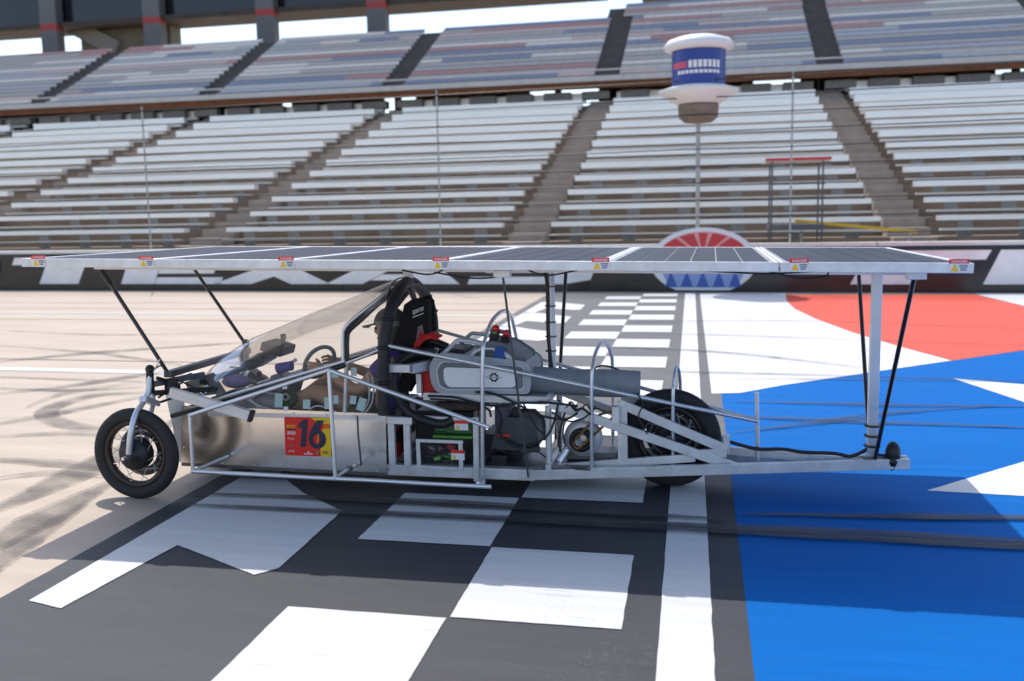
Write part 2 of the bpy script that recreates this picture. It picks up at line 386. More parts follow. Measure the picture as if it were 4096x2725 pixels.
# ------------------------------------------------------------------ barrier wall
WA, WB = V(-18.64,21.74,0), V(6.09,20.36,0); wd_ = (WB-WA).normalized(); wn = V(wd_.y, -wd_.x, 0)   # wn faces the track
def PWL(x, y, off=0):
    d = ray(x, y); q = WA+wn*off; t = (q-CAM).dot(wn)/d.dot(wn); return CAM+d*t
wallm = mat('black barrier paint', (.022,.021,.022), .17, var=.35, scale=1.5, stretch=(.4,1,3), rvar=.08)
capm = mat('white barrier cap', (.72,.71,.68), .5, var=.12, scale=4)
letm = mat('white barrier letters', (.84,.83,.82), .35, var=.15, scale=2)
wall = thing('barrier_wall', 'long low black concrete wall with big white letters behind the track', 'wall', WA)
for k in range(11):
    a = WA+wd_*(-20+6*k+.008); b_ = WA+wd_*(-20+6*(k+1)-.008)
    MB().prism([a, b_, b_-wn*.35, a-wn*.35], (0,0,.955)).build('wall_panel', wallm, wall)
    MB().prism([a+V(0,0,.957)+wn*.03, b_+V(0,0,.957)+wn*.03, b_+V(0,0,.957)-wn*.38, a+V(0,0,.957)-wn*.38], (0,0,.075)).build('wall_cap', capm, wall, bevel=.02)
def wpt(u, v, off=.004): return WA+wd_*u+V(0,0,v)+wn*off
def uof(x): return (PWL(x, 640)-WA).dot(wd_)
def letter(ch, u0, u1):
    w_ = u1-u0; h0, h1 = .17, .86; sh = .30
    def q(a, b): return wpt(u0+a*w_+sh*(b-.5)*w_*.35, h0+b*(h1-h0))
    polys = {'T': [[(0,.72),(1,.72),(1,1),(0,1)], [(.32,0),(.68,0),(.68,.715),(.32,.715)]],
             'E': [[(0,0),(.34,0),(.34,1),(0,1)], [(.345,0),(1,0),(1,.24),(.345,.24)], [(.345,.38),(.9,.38),(.9,.62),(.345,.62)], [(.345,.76),(1,.76),(1,1),(.345,1)]],
             'X': [[(0,0),(.33,0),(.5,.27),(.67,0),(1,0),(.70,.5),(1,1),(.67,1),(.5,.73),(.33,1),(0,1),(.30,.5)]],
             'A': [[(0,0),(.28,0),(.5,.66),(.5,1),(.36,1)], [(.505,.66),(.72,0),(1,0),(.64,1),(.505,1)], [(.33,.13),(.67,.13),(.6,.33),(.4,.33)]],
             'S': [[(0,0),(.8,0),(1,.14),(1,.24),(0,.24)], [(.66,.245),(1,.245),(1,.48),(.86,.62),(.66,.62)], [(.12,.38),(.655,.38),(.655,.62),(0,.62)][:3]+[(.12,.62)],
                   [(0,.52),(.115,.42),(.115,.62),(.34,.625),(.34,.755),(0,.755)], [(0,.76),(1,.76),(1,1),(.2,1),(0,.86)]]}[ch]
    b = MB()
    for pl in polys: b.prism([q(*p) for p in pl], wn*.004)
    b.build('letter', letm, wall)
for base in (0, 1):
    d0 = 0 if base == 0 else uof(1640)-uof(-108)
    for ch, x0, x1 in (('T',25,275),('E',290,520),('X',505,775),('A',765,1075),('S',1090,1370)):
        letter(ch, uof(x0)+d0, uof(x1)+d0)
for ch, x0, x1 in (('S',-460,-210),): letter(ch, uof(x0), uof(x1))
lred = mat('logo red', (.55,.035,.04), .4); lblue = mat('logo blue', (.03,.10,.38), .4); lpale = mat('logo pale blue', (.25,.34,.6), .4); lpink = mat('logo pale red', (.72,.32,.30), .4); lrim = mat('logo white', (.74,.74,.74), .4); lgrey = mat('logo grey', (.42,.43,.45), .4)
def logo(u, nm):
    t = thing('round_sign', nm, 'sign', wpt(u,.03,.06), 'round track emblems on the barrier')
    A, B, cz = 1.13, .72, .67
    def e(a, s=1.0): return (u+A*s*math.cos(a), max(.045, cz+B*s*math.sin(a)))
    def poly(pl, off, m_, name, th=.01): MB().prism([wpt(x, v, off) for x, v in pl], wn*th).build(name, m_, t)
    N = 48
    poly([e(2*math.pi*k/N) for k in range(N)], .02, lrim, 'board', .04)
    # upper half: red fan with white star rays
    up_ = [e(math.pi*k/20, .88) for k in range(21)]
    poly([(u+A*.86, cz+.10)]+[p for p in up_ if p[1] > cz+.10]+[(u-A*.86, cz+.10)], .061, lpink, 'panel', .004)
    for a0, a1 in ((20,52),(58,78),(84,96),(102,122),(128,160)):
        poly([(u, cz+.1)]+[(u+A*.84*math.cos(R_(a)), cz+.1+(B*.84-.1)*math.sin(R_(a))) for a in (a0, (a0+a1)/2, a1)], .066, lred, 'ray', .003)
    lo_ = [(u-A*.80, cz-.18), (u+A*.80, cz-.18), (u+A*.62, .10), (u-A*.62, .10)]
    poly(lo_[::-1], .061, lpale, 'panel', .004)
    for k in range(5):
        x = u-A*.6+A*.3*k
        poly([(x-.13, .12), (x+.13, .12), (x, cz-.20)], .066, lblue, 'ray', .003)
    poly([(u-.35, cz-.09), (u+.35, cz-.09), (u+.35, cz+.03), (u-.35, cz+.03)], .061, lgrey, 'band', .004)
logo(uof(1618), 'round red, white and blue emblem board rising above the wall beyond the solar panels')
logo(uof(-78), 'round red, white and blue emblem board cut by the left edge of the photo')

# ------------------------------------------------------------------ catch fence
fence = thing('catch_fence', 'tall catch fence of thin posts and dark cables on the barrier wall', 'fence', WA-wn*.2)
galv = mat('galvanised post', (.42,.42,.40), .5, .4, var=.2, scale=10); cab = mat('fence cable', (.05,.05,.05), .5, .5)
u0 = uof(1010); du = uof(1530)-uof(1010)
for k in range(-9, 10):
    u = u0+du*1.5*k
    b = MB(); b.tube([wpt(u,1.03,-.2), wpt(u,4.6,-.2)], .02, 8); b.build('post', galv, fence)
for v in [1.25+.36*i for i in range(10)]:
    b = MB(); b.tube([wpt(-22+2*i, v+random.uniform(-.012,.012), -.16) for i in range(33)], .013, 5); b.build('cable', cab, fence)

# ------------------------------------------------------------------ lower grandstand
seatm = mat('bleacher aluminium', (.93,.90,.855), .40, .5, var=.08, scale=3, stretch=(.4,4,4))
footm = mat('foot plank', (.74,.69,.61), .5, .3, var=.15, scale=3, stretch=(.4,4,4))
terr = mat('stand concrete', (.29,.215,.15), .85, var=.30, scale=1.2, stretch=(.5,1,1), bump=.2, bscale=20)
aism = mat('aisle concrete', (.38,.31,.25), .85, var=.2, scale=2, bump=.2, bscale=20)
brack = mat('bench bracket', (.34,.33,.31), .5, .4, var=.2, scale=5)
T0, RI, Y0s, Z0s, NR = 1.4875, .4585, 25.0, 1.50, 13
XL, XR = -46.0, 24.0
lower = thing('lower_grandstand', 'lower grandstand of long pale metal bleacher rows rising behind the barrier wall', 'grandstand', V(-11, Y0s, 0))
b = MB(); prof = [(Y0s-1.0, 0)]
for i in range(NR):
    y = Y0s-.55+i*T0; zt = Z0s-.47+i*RI
    prof += [(y, zt-RI if i else 0), (y, zt)]
prof += [(Y0s-.55+NR*T0, Z0s-.47+(NR-1)*RI), (Y0s-.55+NR*T0, 0)]
prof = prof[1:]
b.prism([V(XL, y, z_) for y, z_ in prof], (XR-XL, 0, 0)); b.build('terrace', terr, lower)
aisles = [4.76, -4.85, -14.3, -23.8, -33.3, 14.3]
aisles = sorted(aisles); AW = .62
segs = []; x = XL
for a in aisles: segs.append((x, a-AW)); x = a+AW
segs.append((x, XR))
brsrc = None
for i in range(NR):
    y = Y0s+i*T0; zz = Z0s+i*RI
    for (xa, xb) in segs:
        bn = MB().box(((xa+xb)/2, y, zz-.02), (xb-xa-.1, .30, .12+.015*i)).build('bench_seat', seatm, lower)
        MB().box(((xa+xb)/2, y-.33, zz-.30+(.03 if i > 4 else 0)), (xb-xa-.1, .22, .05+(.06 if i > 4 else 0))).build('foot_plank', footm, lower)
        if i < 7:
            n = int((xb-xa)/1.35)
            for k in range(n):
                xx = xa+(xb-xa)*(k+.5)/n
                if xx < -20+i*-1 or xx > 9+i*.6: continue
                if brsrc is None:
                    brsrc = MB().box((xx, y+.02, zz-.27), (.34, .05, .40)).build('bracket', brack, bn)
                else: inst('bracket', brsrc, (xx, y+.02, zz-.27), bn)
for a in aisles:
    b = MB()
    for i in range(NR):
        for h in range(2):
            y = Y0s-.55+i*T0+h*T0/2; zt = Z0s-.47+i*RI-(RI/2 if h == 0 else 0)+.012
            if h == 0: b.box((a, y-T0/4+.36, zt+.10), (1.0, T0/2, .25))
            else: b.box((a, y+.02, zt+.10), (1.0, T0/2, .22))
    b.build('aisle_stair', aism, lower)
# front parapet of the stand
MB().box(((XL+XR)/2, Y0s-1.15, .45), (XR-XL, .2, .9)).build('parapet', terr, lower)

# ------------------------------------------------------------------ upper grandstand, concourse, suites
UY, UZ, UT, UR, UN = 41.5, 7.85, .5, .262, 16
upper = thing('upper_grandstand', 'upper grandstand deck with rows of mixed red, blue and grey seats', 'grandstand', V(-15, UY, 0))
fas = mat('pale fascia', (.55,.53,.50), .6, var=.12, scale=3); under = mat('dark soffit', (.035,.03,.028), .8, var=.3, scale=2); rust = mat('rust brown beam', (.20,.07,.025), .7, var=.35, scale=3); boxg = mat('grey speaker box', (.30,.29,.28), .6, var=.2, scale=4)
XA, XB = -75.0, 34.0
uterr = mat('upper deck concrete', (.11,.10,.095), .85, var=.25, scale=1.5)
XM = -5.4                              # the deck is taller right of this aisle
for xl, xr, un in ((XA, XM, UN), (XM+.02, XB, UN+4)):
    b = MB(); prof = []
    for i in range(un):
        prof += [(UY+.3+i*UT, UZ-.35+i*UR-(UR if i else .3)), (UY+.3+i*UT, UZ-.35+i*UR)]
    prof += [(UY+.3+un*UT, UZ-.35+(un-1)*UR), (UY+.3+un*UT, UZ+(un-3)*UR-.6)]
    b.prism([V(xl, y, z_) for y, z_ in prof], (xr-xl, 0, 0)); b.build('terrace', uterr, upper)
MB().box(((XA+XB)/2, UY+.1, UZ-.28), (XB-XA, .3, .22)).build('fascia', fas, upper)
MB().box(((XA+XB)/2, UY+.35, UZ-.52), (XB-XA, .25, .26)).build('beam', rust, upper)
scol = [mat('seat grey', (.42,.41,.41), .5), mat('seat pale', (.60,.585,.57), .5), mat('seat red', (.44,.28,.28), .5), mat('seat blue', (.26,.29,.38), .5), mat('seat silver blue', (.42,.44,.48), .5), mat('seat pink', (.52,.44,.43), .5)]
uais = [-62,-52.5,-43,-33.3,-23.8,-14.3,-4.85,4.76,14.3,24]
wts = [5,6,1.2,1.4,3,1.0]
for i in range(UN+4):
    b = MB(); xx = XA+.3 if i < UN else XM+.6; run = 0; ci = 0
    while xx < XB-.3:
        if all(abs(xx-a) > .55 for a in uais):
            if run <= 0: ci = random.choices(range(6), wts if i > 2 else [3,3,2,2,3,2])[0]; run = random.randint(4, 26)
            run -= 1; b.cur = ci
            b.box((xx, UY+.62+i*UT, UZ-.13+i*UR), (.54, .06, .13)); b.box((xx, UY+.44+i*UT, UZ-.25+i*UR), (.54, .30, .05))
        xx += .55
    tag(b.build('seat_row', scol, upper), kind='stuff')
MB().box(((XA+XB)/2, UY+.28, UZ+.12), (XB-XA, .05, .06)).build('rail', fas, upper)
# hanging boxes under the deck edge
for k in range(56):
    xx = XA+8+1.72*k
    if xx > XB-2: break
    if abs(xx+.3) < 1.4: continue
    bx = MB().box((xx, UY+1.1, UZ-.86), (1.22, .45, .34)).build('ceiling_box', boxg, upper, bevel=.02)
concourse = thing('concourse_building', 'dark open concourse building between the two grandstand decks', 'building', V(-15, 50, 0))
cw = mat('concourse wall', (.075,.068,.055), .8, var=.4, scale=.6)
orange = mat('orange panel', (.42,.17,.02), .6)
b = MB()
xx = XA; random.seed(11)
openings = []
while xx < XB:
    L_ = random.uniform(5, 9); openings.append((xx+L_, xx+L_+random.uniform(2.2, 4))); xx = openings[-1][1]
xp = XA
for (a, c) in openings:
    MB().box(((xp+a)/2, 50, 5.2), (a-xp, .3, 8.6)).build('wall', cw, concourse); xp = c
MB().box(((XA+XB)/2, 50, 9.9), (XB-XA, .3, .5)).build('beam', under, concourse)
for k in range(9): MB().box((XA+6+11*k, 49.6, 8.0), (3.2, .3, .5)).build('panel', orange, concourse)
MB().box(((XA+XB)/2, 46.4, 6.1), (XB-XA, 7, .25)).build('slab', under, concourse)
for k in range(26): MB().box((XA+2+4.1*k, 46.5, 7.6), (.3, .3, 3)).build('column', cw, concourse)
suites = thing('suite_building', 'dark glazed suite and press box band above the upper deck', 'building', V(-30, 58, 0))
SZ = 14.05
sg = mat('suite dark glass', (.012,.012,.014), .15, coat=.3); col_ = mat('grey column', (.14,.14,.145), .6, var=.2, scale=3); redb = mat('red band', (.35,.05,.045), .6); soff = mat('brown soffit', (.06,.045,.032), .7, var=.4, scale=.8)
SL, SRr = -80.0, -6.0
MB().box(((SL+SRr)/2, 55.6, SZ+2.6), (SRr-SL, 2, 4.6)).build('glazed_wall', sg, suites)
MB().box(((SL+SRr)/2, 55.3, SZ+.18), (SRr-SL, 2.6, .3)).build('soffit', soff, suites)
MB().box(((SL+SRr)/2, 59, 12.3), (SRr-SL, .2, 1.6)).build('rear_screen', mat('pale screen', (.62,.66,.7), .5, var=.15, scale=.4), suites) if False else None
for k, px in enumerate((118, 355, 615, 870, -150, -420)):
    q = P(px, 40, 54.1)
    cl = MB().box((q.x, 54.1, SZ-.4), (1.15, .7, 8.2)).build('column', col_, suites)
    MB().box((q.x, 54.1, SZ+.05), (1.17, .72, .42)).build('band', redb, cl)
q = P(260, 90, 56)
MB().box((q.x+1.3, 56, 13.2), (6.4, 1.2, 2.4)).build('stair_core', mat('tan wall', (.19,.175,.12), .8, var=.2, scale=1), suites)
MB().bar(P(155,55,55.2), P(270,112,55.2), .3, 1.0).build('stair_flight', mat('stair concrete', (.27,.245,.21), .8), suites)
MB().box(((SRr+XB)/2+1, 60, SZ+2.0), (XB-SRr-1.5, 3, 3.0)).build('roof_band', soff, suites)

# ------------------------------------------------------------------ drum sign on its pole, starter's stand
D = P(1608,160,21.3)
drum = thing('drum_sign', 'blue drum sign with white dome and saucer on a tall pole above the bleachers', 'sign', V(D.x, 21.3, 0))
dblue = mat('drum blue', (.005,.03,.25), .4, coat=.3); dwhite = mat('drum white', (.78,.77,.75), .4); dtan = mat('drum neck tan', (.22,.17,.13), .7, var=.3, scale=6); dpink = mat('drum print red', (.6,.08,.14), .5)
cz = D.z
MB().lathe((D.x,21.3,cz), (0,0,1), [(.57,-.36),(.57,.36)], 40).build('drum', dblue, drum)
MB().lathe((D.x,21.3,cz), (0,0,1), [(.60,.37),(.74,.42),(.74,.50),(.66,.60),(.4,.68),(0,.71)], 40).build('dome', dwhite, drum)
MB().lathe((D.x,21.3,cz), (0,0,1), [(.44,-.74),(.58,-.66),(.84,-.50),(.86,-.45),(.60,-.37),(.57,-.365)], 40).build('saucer', dwhite, drum)
MB().lathe((D.x,21.3,cz), (0,0,1), [(.3,-1.12),(.42,-1.02),(.44,-.76)], 32).build('neck', dtan, drum)
MB().tube([(D.x,21.3,0),(D.x,21.3,cz-1.1)], .045, 12).build('pole', galv, drum)
def wrap(a0, a1, v0, v1, m_, nm):
    r = .574; rws = [[V(D.x+r*math.cos(a0+(a1-a0)*k/10), 21.3+r*math.sin(a0+(a1-a0)*k/10), cz+v) for k in range(11)] for v in (v0, v1)]
    MB().grid(rws).build(nm, m_, drum)
wrap(R_(205), R_(245), -.03, .10, dpink, 'print')
for k in range(7): wrap(R_(249+10.5*k), R_(257+10.5*k), -.03, .12, dwhite, 'print')
for k in range(10): wrap(R_(222+10*k), R_(230+10*k), -.15, -.08, dwhite, 'print')
fl = P(1830, 470, 22.3)
fstand = thing('starter_stand', 'small dark railed flag platform with a red edged roof beside the drum sign pole', 'platform', V(fl.x, 22.3, 0))
stm = mat('stand steel', (.13,.13,.14), .5, .4, var=.2, scale=6)
xa, xb = P(1768,470,22.3).x, P(1893,470,22.3).x
MB().box(((xa+xb)/2, 22.3, 1.35), (xb-xa, 1.0, .12)).build('floor', stm, fstand)
for xx in (xa+.05, xb-.05):
    for yy in (21.85, 22.75): MB().tube([(xx,yy,0),(xx,yy,2.8)], .02, 8).build('post', stm, fstand)
MB().box(((xa+xb)/2, 22.3, 2.83), (xb-xa+.2, 1.2, .07)).build('roof', mat('roof sheet', (.55,.55,.55), .5), fstand)
MB().box(((xa+xb)/2, 21.68, 2.83), (xb-xa+.2, .03, .05)).build('roof_edge', mat('roof red', (.6,.02,.03), .5), fstand)
for v in (1.7, 2.0, 2.3): MB().tube([(xa,21.83,v),(xb,21.83,v)], .018, 6).build('rail', stm, fstand)
yb = MB().bar(P(1830,508,23.2), P(2112,534,23.2), .05, .07).build('yellow_rail', mat('yellow paint', (.75,.47,.02), .5))
tag(yb, 'sloping yellow safety rail in front of the bottom bleacher rows', 'rail')
MB().bar(P(1845,509,23.2), V(P(1845,509,23.2).x,23.2,0), .05, .05).build('rail_post', galv, yb); MB().bar(P(2095,533,23.2), V(P(2095,533,23.2).x,23.2,0), .05, .05).build('rail_post', galv, yb)

# ------------------------------------------------------------------ the solar car
YC = 5.71
car = thing('solar_car', 'low aluminium framed solar race car carrying a flat roof of solar panels, number 16', 'solar car', V(-1.6, YC, 0))
def mir(p): return V(p.x, 2*YC-p.y, p.z)
def tb(name, pts, r, m_=tubem, n=10, par=None): return MB().tube(pts, r, n).build(name, m_, par or car)
def br(name, a, b_, wd, ht, m_=aluw, bev=.003, par=None): return MB().bar(a, b_, wd, ht).build(name, m_, par or car, bevel=bev)

# solar roof: six framed panels of cells
PX0, PY0, PW_, PZ = -3.824, 4.636, 2.14, 1.4527
ts = -.0132
xs = [-3.824+p for p in (0,.80,1.60,2.44,3.30,4.14,5.0)]
def pz(x): return PZ+ts*(x-(-3.824+2.5))
csrc = None
for i in range(6):
    a, b_ = xs[i]+.004, xs[i+1]-.004; w_ = b_-a; mxx = (a+b_)/2; zc = pz(mxx); sl_ = math.atan(ts)
    rot = Matrix.Rotation(-sl_, 3, 'Y')
    fr = .016
    pn = MB().box((mxx, PY0+PW_/2, zc-.008), (w_-2*fr, PW_-2*fr, .006), rot).build('solar_panel', backsheet, car)
    for yy in (PY0+fr/2, PY0+PW_-fr/2): MB().box((mxx, yy, zc-.0235), (w_, fr, .047), rot).build('panel_frame', aluw, pn, bevel=.002)
    for xx, sx in ((a+fr/2, 1), (b_-fr/2, -1)): MB().box((xx, PY0+PW_/2, pz(xx)-.0235), (fr, PW_-2*fr-.001, .046), rot).build('panel_frame', aluw, pn, bevel=.002)
    nx, ny = 6, 8
    cw_, ch_ = (w_-2*fr-.045)/nx, (PW_-2*fr-.05)/ny
    for k in range(nx):
        for j in range(ny):
            cx = a+fr+.0225+cw_*(k+.5); cy = PY0+fr+.025+ch_*(j+.5)
            p = V(cx, cy, pz(cx)-.0035)
            if i == 0 and csrc is None:
                csrc = MB().box(p, (cw_-.007, ch_-.004, .002)).build('cell', cell, pn)
                csrc.rotation_euler = (0, -sl_, 0)
            else:
                o = inst('cell', csrc, p, pn, (0, -sl_, 0)); o.scale = (cw_/((xs[1]-xs[0]-.008-2*fr-.045)/nx), 1, 1)
# long beams and cross rails below the panels
for yy in (PY0+.45, YC, PY0+PW_-.45):
    MB().bar(V(PX0+.15, yy, pz(PX0+.15)-.067), V(PX0+4.85, yy, pz(PX0+4.85)-.067), .03, .035).build('roof_beam', alu, car)
def danger(x):
    p = V(x, PY0-.002, pz(x)-.045); w_, h_ = .088, .062
    s_ = MB().prism([p, p+V(w_,0,0), p+V(w_,0,h_), p+V(0,0,h_)], (0,-.001,0)).build('warning_sticker', white, car)
    MB().prism([p+V(0,-.0012,h_*.68), p+V(w_,-.0012,h_*.68), p+V(w_,-.0012,h_), p+V(0,-.0012,h_)], (0,-.0006,0)).build('header', stickred, s_)
    MB().prism([p+V(.008,-.0012,.006), p+V(.045,-.0012,.006), p+V(.0265,-.0012,.042)], (0,-.0006,0)).build('triangle', yellow, s_)
    text_mesh('lettering', 'DANGER', white, s_, p+V(.012,-.0024,h_*.74), (1,0,0), (0,0,1), h_*.18, w_*.78, bold=.02, thick=.0002)
    for k in range(3): MB().box(p+V(.064,-.0016,.032-.010*k), (.036-.005*k,.0008,.006)).build('print_line', greyd, s_)
for px in (92, 340, 662, 1018, 1385, 1842, 2210): danger(P(px, 612, PY0).x-.05)

# wheels
def wheel(name, c, R, tw, motor, n_sp, side=-1):
    c = Vector(c); ax = (0,1,0); rr = R-tw*1.15
    wh = MB().lathe(c, ax, [(rr-.022,-.018),(rr,-.022),(rr+.012,-.018),(rr+.004,0),(rr+.012,.018),(rr,.022),(rr-.022,.018)], 48, closed=True).build(name, rimm, car)
    pr = [(R-tw*.95+ -.02+ .0, -tw*.36)]
    pr = []
    for k in range(14):
        a = 2*math.pi*k/14; pr.append((R-tw*.56+tw*.56*math.cos(a), tw*.5*math.sin(a)))
    MB().lathe(c, ax, pr, 56, closed=True).build('tyre', rubber, wh)
    hub = MB()
    hub.lathe(c, ax, [(.012,-.075),(.03,-.072),(.034,-.055),(.085 if motor else .04,-.05),(.10 if motor else .045,-.03),(.10 if motor else .045,.03),(.085 if motor else .04,.05),(.02,.06)], 32)
    hub.build('hub', black, wh)
    if motor:
        MB().lathe(c+V(0,.065,0), ax, [(.10,-.003),(.155,-.003),(.155,.003),(.10,.003)], 40, closed=True).build('brake_disc', dkmetal, wh)
    MB().tube([c+V(0,-.14,0), c+V(0,.12,0)], .011, 10).build('axle', tubem, wh)
    src = None
    for k in range(n_sp):
        a = 2*math.pi*k/n_sp+.1; s2 = 1 if k % 2 else -1
        p0 = c+V(math.cos(a+.5*s2)*(.095 if motor else .04), s2*.03, math.sin(a+.5*s2)*(.095 if motor else .04)); p1 = c+V(math.cos(a)*(rr-.02), 0, math.sin(a)*(rr-.02))
        MB().tube([p0, p1], .0022, 4, caps=False).build('spoke', spokem, wh)
    return wh
FW = V(-3.42, 4.99, .282)
wheel('front_wheel', FW, .282, .072, True, 20)
wheel('front_wheel', mir(FW), .282, .072, True, 12)
RWc = V(-.238, 5.72, .306)
wheel('rear_wheel', RWc, .306, .10, True, 20)

# front suspension, fork and nose
for f_ in (lambda p: p, mir):
    st_ = [f_(q) for q in (P(345,852,5.10), P(342,900,5.08), P(330,925,5.04), P(312,955,4.955), P(301,1000,4.91), P(297,1045,4.905))]
    tb('fork_leg', smooth(st_, 4), [.021]*0 or .019, alu)
    tb('fork_leg', smooth([f_(q) for q in (P(348,870,5.14), P(352,925,5.14), P(345,960,5.08), P(338,1000,5.07), P(335,1040,5.065))], 4), .016, alu)
    MB().bar(f_(P(328,918,5.02)), f_(P(362,930,5.16)), .05, .035).build('fork_crown', alu, car, bevel=.006)
    tb('steering_stem', [f_(P(345,846,5.10)), f_(P(345,905,5.10))], .024, black)
    MB().ball(f_(P(345,850,5.10)), .028).build('stem_cap', black, car)
    tb('mudguard_stay', [f_(P(352,930,5.1)), f_(P(372,925,5.2)), f_(P(430,905,5.35))], .008, carbon)
    br('suspension_arm', f_(P(350,885,5.12)), f_(P(470,862,5.42)), .03, .035, dkmetal)
    br('suspension_arm', f_(P(352,905,5.12)), f_(P(500,895,5.42)), .035, .03, black)
    tb('tie_rod', [f_(P(365,915,5.15)), f_(P(420,880,5.4))], .007, brownb)
# near side details
MB().ball(P(397,892,5.18), (.05,.045,.045)).build('horn', black, car)
tb('horn_bracket', [P(360,870,5.14), P(395,880,5.2), P(440,862,5.4)], .012, black)
tb('brake_cable', smooth([P(345,860,5.1), P(372,842,5.12), P(400,868,5.25), P(470,905,5.37)], 6), .005, black, 6)
tb('yellow_lead', smooth([P(420,902,5.36), P(440,900,5.36), P(468,888,5.37)], 5), .006, yellow, 6)
tb('mirror_wire', [P(350,862,5.1), P(368,828,5.1)], .004, tubem, 6)
br('nose_beam', P(392,903,5.10), P(578,957,5.16), .04, .062, aluw)
MB().bar(P(574,956,5.158), P(583,959,5.162), .05, .07).build('beam_end', black, car, bevel=.004)
np_ = [P(380,905,5.385), P(424,915,5.385), P(424,1066,5.385), P(408,1062,5.385), P(398,985,5.385)]
MB().prism(np_, (0,.004,0)).build('nose_plate', mat('bluish aluminium', (.55,.62,.66), .35, .7, var=.12, scale=6), car)
MB().prism([mir(p) for p in np_], (0,.004,0)).build('nose_plate', sheet, car)
MB().prism([P(425,880,5.42), P(490,858,5.42), P(520,905,5.40), P(440,915,5.40)], (0,.01,0)).build('nose_cover', dkmetal, car)
br('front_crossbeam', P(385,862,5.2), P(385,862,5.2)+V(0,1.05,0), .05, .04, dkmetal)
br('front_crossbeam', P(465,880,5.4), mir(P(465,880,5.4)), .04, .03, black)

# body tub
YB = 5.38
def hull(Y): return [P(418,934,Y), P(560,940,Y), P(888,953,Y), P(890,1089,Y), P(560,1076,Y), P(416,1066,Y)]
for sgn in (1, -1):
    pl = hull(YB)
    if sgn < 0: pl = [mir(p) for p in pl]
    MB().prism(pl, (0,.004*sgn,0)).build('side_panel', sheet, car)
zf = P(560,1072,YB).z
MB().box((-2.65, YC, zf+.01), (1.42, .64, .012)).build('floor_pan', sheet, car)
MB().box((-3.335, YC, .30), (.006, .65, .37)).build('bulkhead', dkmetal, car)
MB().box((-1.95, YC, .30), (.012, .62, .36)).build('bulkhead', dkmetal, car)
boltm = MB().lathe(P(495,945,YB-.001), (0,1,0), [(.006,0),(.006,-.004),(.003,-.006)], 8).build('bolt', tubem, car)
for px, py in [(600,953),(676,951),(752,954),(816,957),(868,961),(512,1067),(585,1070),(662,1073),(735,1076),(818,1081),(868,1084),(445,1058),(424,1030),(424,985)]:
    inst('bolt', boltm, P(px, py, YB-.001), car)
# lower lip of the body and seam
br('sill_strip', P(418,1069,YB-.002), P(890,1092,YB-.002), .006, .02, dkmetal, 0)
tb('seam_strip', [P(822,957,YB-.003), P(824,1000,YB-.003), P(831,1072,YB-.003)], .005, dkmetal, 6)

# number sheet
def sp(a, b_, off=.006): # coordinates over the sheet, 0..1
    tl, trr, bl, brr = P(654,960,YB-off), P(763,962,YB-off), P(657,1048,YB-off), P(762,1052,YB-off)
    return tl.lerp(trr, a).lerp(bl.lerp(brr, a), b_)
num = MB().prism([sp(0,0), sp(1,0), sp(1,1), sp(0,1)], (0,.001,0)).build('number_sheet', stickred, car)
def pr(pl, m_, nm, off=.0075): MB().prism([sp(a, b_, off) for a, b_ in pl], (0,.0005,0)).build(nm, m_, num)
pr([(.56,0),(1,0),(1,.16),(.80,.15),(.66,.09)], yellow, 'print')
pr([(.80,.33),(.83,.28),(.98,.28),(1,.36),(1,1),(.78,1),(.77,.82)], yellow, 'print')
for a in (.84,.88,.92): pr([(a,.04),(a+.008,.04),(a+.02,.32),(a+.008,.32)], yellow, 'print', .0085)
xd = (sp(1,.5)-sp(0,.5)).normalized(); yd = (sp(.5,0)-sp(.5,1)).normalized()
hh = (sp(0,0)-sp(0,1)).length; ww = (sp(1,0)-sp(0,0)).length
pr([(.30,.19),(.40,.06),(.505,.05),(.45,.77),(.335,.77),(.375,.27),(.30,.27)], navy, 'numeral_one', .0092)
six = MB()
cx, cy = .70, .56
o6 = [(.69,.07),(.84,.07),(.715,.34)]
outer = []; inner = []
for k in range(28):
    a = 2*math.pi*k/28
    outer.append((cx+.19*math.cos(a), cy+.245*math.sin(a))); inner.append((cx+.075*math.cos(a)-.012, cy+.12*math.sin(a)))
vs = [sp(a, b_, .0092) for a, b_ in outer]+[sp(a, b_, .0092) for a, b_ in inner]
six.add(vs, [(k, (k+1) % 28, 28+(k+1) % 28, 28+k) for k in range(28)])
six.add([sp(a, b_, .0093) for a, b_ in [(.69,.07),(.845,.07),(.76,.30),(.66,.37),(.60,.55),(.515,.54),(.535,.40),(.60,.24)]], [tuple(range(8))])
six.build('numeral_six', navy, num)
pr([(.72,.42),(.735,.42),(.715,.66),(.70,.66)], yellow, 'print', .0096)
text_mesh('lettering', '2026', white, num, sp(.045,.45,.0085), xd, yd, hh*.085, ww*.19, shear=.25, bold=.03, thick=.0003)
text_mesh('lettering', 'DELL', navy, num, sp(.82,.92,.0085), xd, yd, hh*.06, ww*.125, bold=.03, thick=.0003)
text_mesh('lettering', 'loop', white, num, sp(.06,.60,.0085), xd, yd, hh*.075, ww*.14, shear=.4, thick=.0003)
text_mesh('lettering', 'oroL', white, num, sp(.065,.91,.0085), xd, yd, hh*.07, ww*.14, shear=.4, thick=.0003)
text_mesh('lettering', 'SCC', yellow, num, sp(.045,.28,.0085), xd, yd, hh*.08, ww*.19, bold=.04, thick=.0003)
pr([(.045,.30),(.235,.30),(.235,.335),(.045,.335)], navy, 'print', .0085)
pr([(.11,.70),(.155,.70),(.155,.77),(.11,.77)], greyd, 'print', .0085)
pr([(.41,.93),(.60,.93),(.60,.955),(.41,.955)], white, 'print', .0085); pr([(.49,.86),(.53,.90),(.53,.92),(.49,.92)], white, 'print', .0085)
